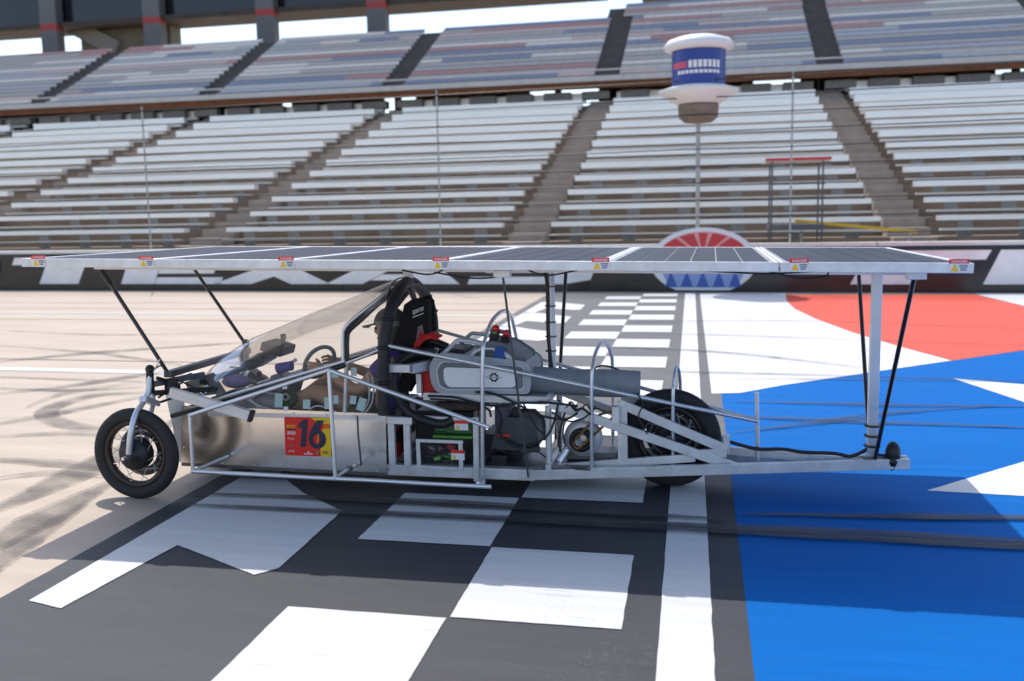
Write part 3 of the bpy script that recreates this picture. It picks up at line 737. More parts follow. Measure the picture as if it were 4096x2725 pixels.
pr([(.67,.86),(.735,.86),(.735,.92),(.70,.955),(.67,.92)], mat('print green', (.08,.3,.15), .5), 'print', .0085)

# outrigger frames both sides
YN = 5.02
for sd, f_ in ((0, lambda p: p), (1, mir)):
    A0, A1, A2, A3, A4, A5 = P(437,956,YN), P(444,1085,YN), P(757,852,YN), P(772,1100,YN), P(1131,1121,YN), P(1126,984,YN)
    q = lambda *l: [f_(p) for p in l]
    tb('guard_tube', q(A0, A1), .0125); tb('guard_tube', q(A1, A4), .0125); tb('guard_tube', q(A0, A2), .0125)
    tb('guard_tube', q(A2, A3), .0125); tb('guard_tube', q(A2, A5), .0125)
    tb('guard_tube', q(A1, P(525,1050,5.37)), .011, alu); tb('guard_tube', q(A3, P(806,1078,5.2), P(818,1072,5.37)), .011, alu)
    tb('guard_tube', q(P(1100,1113,YN+.01), P(1112,1097,5.4)), .011, alu)
    for p in (A0, A1, A2, A3): MB().ball(f_(p), .0145, 10, 6).build('weld_joint', alu, car)
    MB().box(f_(P(805,1078,5.19)), (.03,.03,.03)).build('clamp', dkmetal, car, bevel=.004)

# cockpit side rails and windows
railn = [P(480,925,5.372), P(640,877,5.366), P(795,831,5.36)]
for f_ in (lambda p: p, mir):
    tb('canopy_rail', [f_(p) for p in railn], .012)
    tb('canopy_rail', [f_(p) for p in (P(395,958,5.39), P(470,937,5.385), P(640,890,5.38), P(798,840,5.37))], .016, black)
    tb('canopy_rail', [f_(p) for p in (P(798,836,5.36), P(845,818,5.34), P(884,800,5.31))], .011, alu)
    fr_ = smooth([f_(p) for p in (P(790,832,5.36), P(789,775,5.36), P(793,757,5.36), P(812,735,5.37), P(860,697,5.42), P(905,661,5.50))], 5)
    tb('side_hoop', fr_, .011)
    tb('side_hoop', smooth([f_(p) for p in (P(797,832,5.40), P(797,780,5.40), P(803,760,5.40), P(830,735,5.41), P(868,700,5.46), P(910,668,5.54))], 5), .02, pad)
    tb('cockpit_post', [f_(P(798,835,5.37)), f_(P(794,950,5.385))], .013, aluw)
    MB().bar(f_(P(480,952,5.39)), f_(P(884,962,5.39)), .02, .03).build('tub_rail', alu, car)
win = MB().face([P(476,930,5.384), P(795,842,5.368), P(884,806,5.335), P(884,953,5.376), P(560,940,5.376), P(476,938,5.376)]).build('side_window', windowm, car)
tz = .3507/K; 
def tapeq(x0, y0, x1, y1, m_=palet, rot=0):
    pts = [(x0,y0),(x1,y0),(x1,y1),(x0,y1)]
    cx_, cy_ = (x0+x1)/2, (y0+y1)/2; c_, s_ = math.cos(rot), math.sin(rot)
    o = []
    for x, y in pts:
        x, y = cx_+(x-cx_)*c_-(y-cy_)*s_, cy_+(x-cx_)*s_+(y-cy_)*c_
        o.append(P(900/K+x*tz, 1450/K+y*tz, 5.325))
    MB().prism(o, (0,.0006,0)).build('tape', m_, car)
for t_ in [(568,358,655,512,palet,.03),(888,424,972,530,palet,.02),(1132,398,1218,530,palet,-.1),(1236,376,1292,472,palet,-.05),(1426,380,1496,476,palet,.08),(1512,405,1600,552,palet,.3),(1206,92,1296,174,palet,.05),(1436,60,1502,155,palet,0),(652,252,706,302,white,-.1),(668,505,720,556,white,0)]:
    tapeq(*t_)

# clear canopy: nose bubble swept back to the roll hoop
stat = [((470,930),(473,905)), ((478,926),(480,868)), ((500,919),(506,838)), ((540,907),(540,806)), ((600,889),(590,774)), ((660,871),(650,750)), ((730,850),(730,716)), ((795,831),(815,683)), ((845,812),(872,659)), ((895,780),(922,640))]
rws = []
for i, (r0, a0) in enumerate(stat):
    rn = P(*r0, 5.37 if i < 8 else 5.34); ap = P(*a0, YC); xm = rn.x
    hgt = ap.z-rn.z; row = []
    for k in range(21):
        a = math.pi*k/20; e_ = .82
        cc, ss = math.cos(a), math.sin(a)
        yy = YC-(YC-rn.y)*math.copysign(abs(cc)**e_, cc); zz = rn.z+hgt*abs(ss)**e_
        row.append(V(rn.x+(ap.x-rn.x)*abs(ss), yy, zz))
    rws.append(row)
cn = MB().grid(rws); cn.build('canopy', canopym, car)
tb('canopy_edge', [r[0] for r in rws[:3]], .006, alu, 6)
tb('canopy_edge', smooth([r for r in rws[1]], 2), .006, mat('canopy trim', (.35,.37,.4), .4), 6)
tb('canopy_edge', smooth([r for r in rws[-1]], 2), .005, carbon, 6)

# roll hoop, padded
top = P(940,649,5.71)
arch = [P(884,955,5.27), P(882,880,5.27), P(884,800,5.275), P(893,735,5.31), P(907,692,5.39), P(924,662,5.53)]
arcf = [P(958,656,5.88), P(980,682,6.03), P(993,716,6.11), P(998,760,6.15), P(998,830,6.15), P(996,900,6.15)]
full = arch+[top]+arcf
tb('roll_hoop', smooth(full, 6), .036, pad, 14)
for k, p in enumerate((arch[1], arch[2], arch[3], arch[4], arcf[1], arcf[2], top+V(0,-.07,-.01), top+V(0,.07,-.01))):
    MB().ball(p, (.046,.046,.018)).build('tape_wrap', black, car)
MB().box(top+V(0,0,.05), (.05,.06,.09)).build('roof_bracket', aluw, car, bevel=.005)
MB().box(top+V(0,0,.115), (.10,.09,.025)).build('roof_bracket', alu, car, bevel=.004)
tb('hoop_brace', smooth([P(940,660,5.71), P(955,700,5.9), P(935,760,6.0)], 5), .02, pad)

# racing seat: two side wings joined by the back shell
wing = [(948,696),(973,690),(981,698),(983,764),(983,800),(960,850),(930,905),(893,905),(893,838),(907,799),(920,764),(930,728),(935,705)]
wn_ = [P(x_, y_, 5.60) for x_, y_ in wing]
seat = MB().prism(wn_, (0,.13,0)).build('racing_seat', fabric, car, bevel=.02, seg=3)
MB().box((-2.14, YC, .30), (.44,.36,.09)).build('seat_cushion', fabric, seat, bevel=.03)
MB().prism([P(x_, y_, 5.594) for x_, y_ in ((962,752),(972,748),(977,775),(968,795),(955,800))], (0,.003,0)).build('seat_slot', greyd, seat)
MB().prism([P(x_, y_, 5.593) for x_, y_ in ((963,770),(970,757),(974,778),(967,788))], (0,.003,0)).build('seat_slot', redm, seat)
tx0, tx1 = P(950,728,5.593), P(976,718,5.593)
text_mesh('lettering', 'sparco', white, seat, tx0, tx1-tx0, V(-.05,0,1), .034, (tx1-tx0).length, shear=.2, bold=.012, thick=.001)
ux0, ux1 = P(950,731,5.591), P(975,721,5.591)
MB().bar(ux0, ux1, .002, .005).build('underline', white, seat)
MB().grid([[P(x_, y_, 5.52)+V(0,.10*k,0) for x_, y_ in ((952,806),(957,788),(970,775),(990,769),(1008,778))] for k in (0,1)]).build('harness_strap', redm, car, solid=.012)
MB().grid([[P(x_, y_, 5.515) for x_, y_ in ((952,806),(957,788),(970,775),(990,769),(1008,778))], [P(x_, y_, 5.515) for x_, y_ in ((964,806),(967,795),(976,786),(990,780),(1006,784))]]).build('harness_strap', redm, car, solid=.006)
MB().prism([P(970,856,5.50), P(1003,848,5.50), P(1006,908,5.50), P(970,910,5.50)], (0,.30,0)).build('red_cover', redm, car)
MB().prism([P(905,1000,5.55), P(915,985,5.55), P(922,1050,5.55), P(906,1062,5.55)], (0,.04,0)).build('red_cover', redm, car)

# rear frame: rails, shelf, diagonals
a_, b2, c_ = P(890,1080,5.41), P(1225,1093,5.45), P(2093,1067,5.68)
for f_ in (lambda p: p, mir):
    br('chassis_rail', f_(a_), f_(b2), .035, .068); br('chassis_rail', f_(b2), f_(c_), .035, .062)
    MB().box(f_(b2), (.03,.04,.072)).build('rail_joint', alu, car, bevel=.004)
    br('frame_upright', f_(P(901,965,5.40)), f_(P(905,1070,5.40)), .035, .042); br('frame_upright', f_(P(937,965,5.40)), f_(P(940,1072,5.40)), .035, .042)
    br('frame_rail', f_(P(891,966,5.385)), f_(P(950,969,5.385)), .035, .045)
    br('shelf_rail', f_(P(975,912,5.47)), f_(P(1262,922,5.49)), .03, .048)
    br('shelf_upright', f_(P(964,860,5.47)), f_(P(966,905,5.47)), .03, .032)
    br('shelf_bracket', f_(P(888,847,5.34)), f_(P(945,848,5.36)), .05, .048)
    br('shelf_bracket', f_(P(945,849,5.38)), f_(P(985,840,5.5)), .05, .06, alu)
    br('diagonal_beam', f_(P(1264,928,5.50)), f_(P(1695,1076,5.615)), .028, .055)
    br('frame_upright', f_(P(1096,960,5.42)), f_(P(1098,1108,5.42)), .03, .035)
    tb('frame_upright', [f_(P(1262,935,5.50)), f_(P(1264,1075,5.50))], .020, aluw)
    tb('tail_rail', [f_(P(893,796,5.27)), f_(P(1745,970,5.70))], .0125)
    br('box_rail', f_(P(960,962,5.42)), f_(P(1098,968,5.42)), .03, .03)
for x_ in (905, 1098, 1262): br('cross_member', P(x_,1080,5.44), mir(P(x_,1080,5.44)), .035, .05)
br('cross_member', P(1262,918,5.5), mir(P(1262,918,5.5)), .03, .04); br('cross_member', P(1000,912,5.48), mir(P(1000,912,5.48)), .03, .04)
MB().box((-1.30, YC, .155), (1.2, .5, .008)).build('equipment_tray', dkmetal, car)
def solid(name, a, b_, Y0_, Y1_, m_, bev=.01):
    p0, p1 = P(*a, Y0_), P(*b_, Y0_); return MB().box(((p0.x+p1.x)/2, (Y0_+Y1_)/2, (p0.z+p1.z)/2), (abs(p1.x-p0.x), Y1_-Y0_, abs(p1.z-p0.z))).build(name, m_, car, bevel=bev)
solid('dark_backing', (955,945), (1092,1068), 5.60, 5.95, black)  # plain black boxes added to darken the bay behind the equipment
solid('dark_backing', (1108,1000), (1200,1068), 5.64, 5.95, black)
solid('tool_bag', (1000,926), (1108,948), 5.52, 5.85, mat('dark brown bag', (.07,.05,.045), .8, var=.5, scale=12, bump=.4, bscale=18), .02)
solid('cloth_bundle', (1140,935), (1172,1000), 5.66, 5.9, mat('purple white cloth', (.30,.26,.40), .8, var=.6, scale=14), .02)
solid('cable_cover', (1178,940), (1192,985), 5.55, 5.62, black, .006)
solid('rear_tyre_guard', (1300,1040), (1420,1062), 5.62, 5.8, dkmetal, .006)
MB().box((-1.30, YC, P(1100,900,5.5).z-.03), (.72, .5, .006)).build('shelf_plate', alu, car)
for f_ in (lambda p: p, mir):
    br('swing_arm', f_(P(1265,1078,5.56)), f_(P(1600,1053,5.60)), .03, .05); br('swing_arm', f_(P(1425,928,5.58)), f_(P(1674,1036,5.61)), .028, .055)
    br('swing_arm', f_(P(1590,1046,5.60)), f_(P(1672,1042,5.61)), .03, .055)
    br('swing_upright', f_(P(1432,925,5.58)), f_(P(1434,1062,5.58)), .03, .06)
    tb('axle_plate', [f_(RWc+V(0,-.12,0)), f_(RWc+V(0,-.10,0))], .04, dkmetal)
br('swing_upright', P(1418,935,5.55), P(1418,975,5.55), .05, .045)
br('tail_post', P(1672,1000,5.64), P(1672,1045,5.64), .03, .04, alu)
br('tail_spine', P(1650,1035,5.78), P(2005,1066,5.74), .03, .05)
# hoops over the tail
for (tx, ty), (nx_, ny_, nb), (fx, fy), r in (((1158,716),(1111,830,1108),(1190,812),.0125), ((1385,790),(1362,880,1088),(1410,850),.012), ((1557,845),(1549,920,1072),(1566,905),.0115)):
    tp = P(tx, ty, YC); Yn = {1158:5.36, 1385:5.50, 1557:5.60}[tx]; Yf = 2*YC-Yn
    nm = P(nx_, ny_, Yn); nb_ = P(nx_, nb, Yn+.02); fm = P(fx, fy, Yf); fb = V(fm.x, fm.y, nb_.z); x0 = nb_.x
    def mid(a, t, u): return V(a.x+(tp.x-a.x)*t, a.y+(tp.y-a.y)*t, a.z+(tp.z-a.z)*u)
    hp = [nb_, nm, mid(nm,.16,.5), mid(nm,.48,.85), tp, mid(fm,.48,.85), mid(fm,.16,.5), fm, fb]
    tb('tail_hoop', smooth(hp, 5), r, tubem, 8)
    MB().box(V(nb_.x, nb_.y, nb_.z-.005), (.035,.035,.03)).build('hoop_foot', alu, car, bevel=.003)
tb('tail_hoop', [P(1742,903,YC), P(1745,1066,YC)], .0125)
# roof posts and struts
def strut(name, a, b_, r=.0125, m_=carbon): return tb(name, [a, b_], r, m_)
rb = P(2003,1060,5.71)
br('rear_post', V(.93, 5.71, 1.33), V(.93, 5.71, rb.z-.01), .055, .055, alu)
MB().box((.93, 5.71, 1.345), (.08,.08,.05)).build('post_bracket', alu, car, bevel=.004)
tailp = V(.925, 5.70, .26)
strut('roof_strut', V(.965, 4.86, 1.36), V(.94, 5.64, .24)); strut('roof_strut', V(.95, 6.6, 1.36), V(.925, 5.72, .24))
MB().box((.965, 4.84, 1.355), (.09,.06,.045)).build('post_bracket', aluw, car, bevel=.004); MB().box((.95, 6.62, 1.355), (.09,.06,.045)).build('post_bracket', aluw, car, bevel=.004)
strut('roof_strut', V(-3.73, 5.19, 1.42), P(386,858,5.28)); strut('roof_strut', V(-3.73, 6.2, 1.42), P(560,785,6.15))
tb('strut_sleeve', [V(-3.73, 5.19, 1.42).lerp(P(386,858,5.28), a) for a in (0,.18)], .018, black)
strut('roof_strut', V(-1.07, 4.80, 1.38), P(1216,1098,5.40), .0065, mat('grey strut', (.10,.10,.10), .4)); strut('roof_strut', V(-.99, 6.5, 1.36), V(-1.0, 6.02, .2), .0125)
MB().box((-1.07, 4.80, 1.375), (.09,.05,.04)).build('post_bracket', aluw, car, bevel=.004)
tb('centre_post', [V(-.972, 5.71, 1.37), V(-.966, 5.71, .6)], .026, aluw)
tb('post_cable', smooth([V(-1.06,5.68,1.375), V(-1.00,5.68,1.33), V(-.985,5.685,1.2), V(-.985,5.685,.95), V(-.965,5.685,.72)], 6), .012, black)
for zz in (1.24,1.12,1.02,.93,.84): MB().lathe((-.972,5.705,zz), (0,0,1), [(.036,-.003),(.036,.003)], 14).build('zip_tie', black, car)
MB().box((-.972, 5.71, 1.36), (.09,.08,.05)).build('post_bracket', aluw, car, bevel=.004)
for pts in ([(1000,627),(1080,640),(1140,638),(1170,625)], [(925,622),(985,632),(1020,622)], [(1215,622),(1260,634),(1330,622)], [(1600,622),(1760,630),(1880,624)], [(1760,622),(1840,640),(1900,635),(1905,622)]):
    tb('panel_cable', smooth([P(x_, y_, 4.78) for x_, y_ in pts], 6), .005, black, 6)
# tail cable and black lamp bundle
tb('tail_cable', smooth([P(1672,1015,5.68), P(1740,1033,5.69), P(1800,1034,5.70), P(1850,1041,5.70), P(1920,1044,5.70), P(1960,1050,5.70), P(2000,1032,5.70)], 6), .011, black)
tl_ = MB(); tl_.ball(P(2055,1045,5.70), (.045,.05,.075), 12, 8); tl_.ball(P(2053,1062,5.68), (.035,.04,.04), 10, 6)
tl_.build('tail_lamp', black, car)
tb('tail_lamp_arm', [P(2005,1045,5.70), P(2050,1050,5.70)], .008, black)
tb('tail_lamp_strap', smooth([P(2035,1055,5.66), P(2052,1083,5.655), P(2068,1058,5.66)], 5), .004, black, 6)
for z_ in (.30,.36,.42): MB().lathe((.93,5.70,z_), (0,0,1), [(.048,-.004),(.048,.004)], 14).build('zip_tie', black, car)
MB().box(P(2000,1060,5.69), (.06,.05,.05)).build('tail_clamp', dkmetal, car, bevel=.004)

# equipment: battery boxes, motor, pulley, hoses
YE = 5.41
eb0, eb1 = P(958,1012,YE), P(1066,1076,YE)
ebx = MB().box(((eb0.x+eb1.x)/2, YE+.18, (eb0.z+eb1.z)/2), (eb1.x-eb0.x-.02, .30, eb0.z-eb1.z-.02)).build('electronics_box', windowm, car)
for a, b_ in (((962,1012),(965,1076)), ((1060,1016),(1062,1078))): br('box_frame', P(*a, YE), P(*b_, YE), .014, .026, aluw, .002, ebx)
for a, b_ in (((958,1014),(1066,1018)), ((958,1074),(1066,1080))): br('box_frame', P(*a, YE), P(*b_, YE), .012, .02, aluw, .002, ebx)
random.seed(5)
cols = [redm, green, black, black, dkmetal, black, lime, redm, greyd]
for k in range(26):
    x_ = random.uniform(eb0.x+.03, eb1.x-.03); MB().box((x_, random.uniform(YE+.03, YE+.22), eb1.z+random.uniform(.02,.10)), (random.uniform(.015,.05), .03, random.uniform(.01,.035)), Matrix.Rotation(random.uniform(-.5,.5),3,'Y')).build('component', random.choice(cols), ebx)
for x0, y0, x1, y1, m_ in ((1000,975,1085,990,green),(1000,992,1030,997,lime),(995,1003,1085,1012,lime),(1000,985,1085,1000,green)):
    p0, p1 = P(x0,y0,5.5), P(x1,y1,5.5); MB().box(((p0.x+p1.x)/2, 5.62, (p0.z+p1.z)/2), (p1.x-p0.x, .22, max(.01,p0.z-p1.z))).build('battery_tray', m_, car, bevel=.003)
for px, py in ((1010,1032),(968,988)):
    p = P(px+28, py+4, YE-.012); w_, h_ = .085, .06
    if px == 968: p = P(1046,968,YE-.012); 
    s_ = MB().prism([p, p+V(w_,0,0), p+V(w_,0,-h_), p+V(0,0,-h_)], (0,.001,0)).build('warning_sticker', white, car)
    MB().prism([p+V(0,-.001,0), p+V(w_,-.001,0), p+V(w_,-.001,-h_*.32), p+V(0,-.001,-h_*.32)], (0,-.0006,0)).build('header', stickred, s_)
    MB().prism([p+V(.006,-.001,-h_*.94), p+V(.034,-.001,-h_*.94), p+V(.020,-.001,-h_*.42)], (0,-.0006,0)).build('triangle', yellow, s_)
mb0, mb1 = P(1132,968,5.47), P(1236,1036,5.47)
mx_, mz_ = (mb0.x+mb1.x)/2, (mb0.z+mb1.z)/2
MB().prism([V(mb0.x, 5.5, mb1.z), V(mb1.x, 5.5, mb1.z), V(mb1.x-.02, 5.5, mb0.z-.05), V(mb1.x-.07, 5.5, mb0.z), V(mb0.x+.09, 5.5, mb0.z), V(mb0.x+.03, 5.5, mb0.z-.06)], (0,.28,0)).build('motor_controller', mat('dark grey cover', (.055,.057,.062), .5, var=.2, scale=10), car, bevel=.015)
MB().box(P(1160,1003,5.495), (.075,.002,.014)).build('warning_sticker', stickred, car)
MB().box((P(1150,1062,5.55).x, 5.62, P(1150,1062,5.55).z), (.10,.2,.09)).build('cooling_fan', black, car, bevel=.008)
pc = P(1343,1007,5.60)
MB().lathe(pc, (0,1,0), [(.02,-.012),(.118,-.012),(.118,.012),(.02,.012)], 40, closed=True).build('brake_drum', aluw, car)
MB().lathe(pc+V(-.01,-.03,-.01), (0,1,0), [(.04,-.012),(.073,-.012),(.073,.012),(.04,.012)], 32, closed=True).build('pulley', black, car)
MB().lathe(pc+V(-.02,-.046,-.02), (0,1,0), [(.018,-.01),(.022,-.01),(.022,.02),(.018,.02)], 20, closed=True).build('pulley_hub', tubem, car)
tb('drive_belt', smooth([P(1322,1018,5.545), P(1325,1030,5.545), P(1338,1028,5.545), P(1395,975,5.545), P(1420,950,5.545), P(1380,955,5.545), P(1350,985,5.545)], 5, True), .009, brownb, 6)
tb('exhaust_canister', [P(1288,1063,5.5), P(1305,1035,5.53)], .024, tubem, 14)
def hose(pts, r, name='ribbed_hose', n=44):
    path = smooth(pts, 16); L = len(path); rs = [r*(1+.09*(1 if i % 2 else -1)) for i in range(L)]
    MB().tube(path, rs, 12).build(name, black, car)
hose([P(912,852,5.42), P(905,880,5.40), P(915,920,5.40), P(945,952,5.40), P(985,970,5.40), P(1020,976,5.40), P(1042,966,5.42)], .028)
hose([P(905,850,5.44), P(925,830,5.46), P(960,812,5.50), P(1000,808,5.55)], .030)
hose([P(965,790,5.62), P(990,785,5.64), P(1030,800,5.66)], .028)
hose([P(930,900,5.62), P(935,960,5.62), P(930,1040,5.6)], .03)
for l in ([(985,912),(1045,915),(1100,928),(1140,934),(1200,928),(1262,927)], [(1095,903),(1130,905),(1180,925),(1240,955),(1300,965),(1330,950)], [(1140,934),(1155,960),(1150,1000),(1200,1028),(1240,1025)], [(1150,1005),(1200,1030),(1262,1000),(1285,930)], [(1240,925),(1290,930),(1330,935)], [(1310,925),(1325,945),(1340,940),(1360,955)], [(1290,1040),(1288,1000),(1300,950)], [(990,918),(1060,924),(1120,940),(1130,960)]):
    tb('cable', smooth([P(x_, y_, 5.44+.02*(len(l) % 3)) for x_, y_ in l], 6), .0075, black, 6)
for l in ([(1285,920),(1300,940),(1315,925),(1330,945),(1350,932),(1362,950)], [(1270,950),(1310,970),(1345,962),(1372,935)], [(1300,965),(1296,1000),(1302,1030)], [(1352,930),(1360,945),(1375,940),(1398,950)], [(1465,905),(1480,930),(1470,960),(1490,1000)], [(1100,940),(1105,975),(1118,1000)], [(1205,930),(1222,960),(1240,990),(1258,1000)], [(1130,1030),(1180,1045),(1235,1040),(1262,1060)]):
    tb('cable', smooth([P(x_, y_, 5.50) for x_, y_ in l], 6), .005, black, 6)
tb('cable_loop', smooth([P(1362,852,5.8), P(1385,842,5.8), P(1420,850,5.75), P(1460,875,5.7)], 6), .006, black, 6)
# grey foam duct
dl, dr = P(1216,874,5.66), P(1474,884,5.70)
MB().tube(smooth([dl, dl.lerp(dr,.3)+V(0,0,-.004), dl.lerp(dr,.6)+V(0,0,-.004), dr], 6), [.083+.003*math.sin(i*.6) for i in range(19)], 28).build('foam_duct', foam, car)
MB().lathe(dl+V(-.04,0,.004), (1,0,0), [(.075,-.05),(.083,0),(.083,.05)], 28).build('duct_collar', black, car)
# rear warning lamps in a black box
for px, py, m_ in ((1141,757,redlamp),(1166,768,redlamp)):
    MB().ball(P(px,py,5.66), .026, 12, 8).build('warning_lamp', m_, car)
    MB().box(P(px-3,py+20,5.67), (.055,.05,.07), Matrix.Rotation(.15,3,'Y')).build('lamp_box', black, car, bevel=.005)
MB().box(P(1152,763,5.70), (.13,.05,.02), Matrix.Rotation(.2,3,'Y')).build('lamp_bracket', dkmetal, car)
for px in (1138,1160): tb('lamp_stalk', [P(px,785,5.68), P(px+2,815,5.7)], .01, black)
MB().box(P(1138,766,5.635), (.03,.002,.010)).build('label_strip', lime, car)
# cockpit interior: dash, steering wheel, wiring
sw = P(742,812,5.76)
swn = V(-.35,0,.35).normalized()
ring = []
for k in range(24):
    a = 2*math.pi*k/24; e1 = V(.62,.78,0).normalized(); e2 = V(.30,0,.95).normalized(); ring.append(V(sw.x, YC, sw.z-.055)+e1*.105*math.cos(a)+e2*.105*math.sin(a))
MB().tube(ring, .014, 8, closed=True).build('steering_wheel', greyd, car)
tb('steering_column', [V(sw.x, YC, sw.z-.055), V(-3.0, YC, .50)], .016, alu)
MB().box(P(640,800,5.70), (.15,.22,.06), Matrix.Rotation(.3,3,'Y')).build('dash_screen', black, car, bevel=.008)
tb('camera_stalk', [P(650,805,5.70), P(652,780,5.70)], .012, black)
MB().box(P(652,776,5.70), (.03,.03,.04)).build('camera', black, car, bevel=.004)
MB().box(P(600,828,5.72), (.13,.22,.07), Matrix.Rotation(-.5,3,'Y')).build('dash_panel', black, car, bevel=.01)
MB().box(P(660,842,5.70), (.16,.03,.02), Matrix.Rotation(-.55,3,'Y')).build('dash_bracket', white, car)
MB().box((P(650,900,5.6).x, 5.66, P(640,885,5.6).z), (.15,.22,.09), Matrix.Rotation(.35,3,'Y')).build('instrument_box', greyd, car, bevel=.01)
tb('padded_bar', [P(638,848,5.60), P(672,842,5.60)], .032, purple, 12)
MB().ball(P(545,878,5.66), (.10,.08,.045)).build('purple_cloth', mat('lilac cloth', (.30,.20,.42), .8, var=.3, scale=12), car)
MB().ball(P(662,918,5.46), (.07,.05,.06)).build('green_cushion', mat('dark green cushion', (.035,.075,.02), .8, var=.3, scale=12), car)
MB().lathe(P(657,914,5.408), (0,1,0), [(.012,0),(.026,0),(.026,.004),(.012,.004)], 18, closed=True).build('cushion_ring', mat('pale ring', (.45,.4,.36), .7), car)
MB().box((-2.95, YC, .30), (.7,.56,.34)).build('pedal_box', black, car, bevel=.02)
for l in ([(560,915),(600,935),(640,948),(675,955),(690,950)], [(568,910),(605,945),(650,952),(690,962)], [(700,958),(725,935),(760,942),(790,958)], [(700,962),(735,948),(775,955),(800,962)], [(830,955),(848,925),(850,890),(845,860)], [(836,955),(855,930),(860,895),(857,868)]):
    tb('white_wire', smooth([P(x_, y_, 5.43) for x_, y_ in l], 6), .006, wire, 6)

# ------------------------------------------------------------------ portable air conditioner strapped behind the seat
A0, A1 = P(995,815,5.45), P(1212,906,5.45)
ac = thing('portable_air_conditioner', 'light grey portable air conditioner with dark grey surround behind the black seat', 'air conditioner', V((A0.x+A1.x)/2, 5.66, A1.z))
def rrect(x0, z0, x1, z1, r, Y, n=6):
    o = []
    for cx_, cz_, a0 in ((x1-r, z1-r, 0), (x0+r, z1-r, 90), (x0+r, z0+r, 180), (x1-r, z0+r, 270)):
        for k in range(n+1): a = R_(a0+90*k/n); o.append(V(cx_+r*math.cos(a), Y, cz_+r*math.sin(a)))
    return o
x0, x1, z0 = A0.x, A1.x, A1.z+.012; zt = A0.z-.002
def flat(name, pl, Y_, th, m_, bev=0, seg=2):
    return MB().prism([P(a, c, Y_) for a, c in pl][::-1], (0,th,0)).build(name, m_, ac, bevel=bev, seg=seg)
def rnd(pl, k=5):                        # round the corners of an outline given in photo points
    o = []
    n = len(pl)
    for q in range(n):
        a, b_, c = Vector(pl[q-1]), Vector(pl[q]), Vector(pl[(q+1) % n]); d = min(9, (a-b_).length/2.2, (c-b_).length/2.2)
        p0, p1 = b_+(a-b_).normalized()*d, b_+(c-b_).normalized()*d
        for t in range(k+1):
            t /= k; o.append(tuple(p0*(1-t)**2+b_*2*t*(1-t)+p1*t*t))
    return o
flat('shell', rnd([(992,842),(1003,824),(1018,816),(1206,836),(1218,850),(1216,903),(1020,903),(1004,896),(995,876)]), 5.46, .42, mat('grey shell', (.40,.43,.46), .4), .012, 3)
flat('trim_ring', rnd([(1003,852),(1011,836),(1021,832),(1205,843),(1207,898),(1026,898),(1009,889)]), 5.453, .012, silver)
flat('recess', rnd([(1006,853),(1014,838),(1023,834),(1203,845),(1204,895.5),(1027,895.5),(1012,887)]), 5.449, .010, greyd)
flat('side_panel', rnd([(1022,847),(1185,852),(1190,872),(1184,891),(1032,890),(1023,876)]), 5.440, .012, greyl, .004, 3)
flat('hood', rnd([(1092,822),(1106,792),(1130,789),(1168,797),(1208,824),(1206,834)]), 5.52, .30, greyd, .012, 3)
flat('hood_cheek', rnd([(1066,829),(1086,812),(1104,801),(1135,801),(1165,812),(1188,834)]), 5.485, .04, silver, .006)
flat('grille', [(1086,824),(1096,812),(1108,806),(1132,806),(1156,815),(1166,828)], 5.481, .006, black)
for k in range(5): MB().bar(P(1091+3*k,821-3*k,5.479), P(1160-5*k,824-3.4*k,5.479), .003, .004).build('louvre', greyd, ac)
for yy in (5.49, 5.84):
    MB().tube(smooth([P(a, c, 5.49)+V(0,yy-5.49,0) for a, c in ((1010,822),(1030,806),(1050,786),(1062,784),(1085,787),(1108,792))], 5), .013, 8).build('handle', silver, ac)
MB().box(P(1050,808,5.7), (.17,.28,.06)).build('top_deck', black, ac, bevel=.02)
bt = P(1152,812,5.484); MB().prism([P(1140,800,5.476), P(1164,797,5.478), P(1160,812,5.472), P(1162,822,5.47), P(1150,834,5.467), P(1142,826,5.467), P(1136,822,5.468)], (0,.001,0)).build('blue_tape', bluetape, ac)
lc = P(1137,869,5.4395)
for k in range(16):
    a = 2*math.pi*k/16; u = V(math.cos(a),0,math.sin(a)); v = V(-math.sin(a),0,math.cos(a))
    rr0, rr1 = .012, (.032 if k % 2 else .026)
    if abs(math.sin(a)) < .3: continue
    MB().prism([lc+u*rr0, lc+u*(rr0+rr1)/2-v*.006+u*.004, lc+u*rr1, lc+u*(rr0+rr1)/2+v*.006+u*.004], (0,-.0006,0)).build('emblem_petal', black, ac)
for k in range(9): MB().box(lc+V(-.048+.012*k, -.0004, 0), (.007,.0008,.005)).build('emblem_print', black, ac)
MB().box(((x0+x1)/2, 5.66, z0-.008), (x1-x0-.06,.3,.014)).build('foot_rail', black, ac)

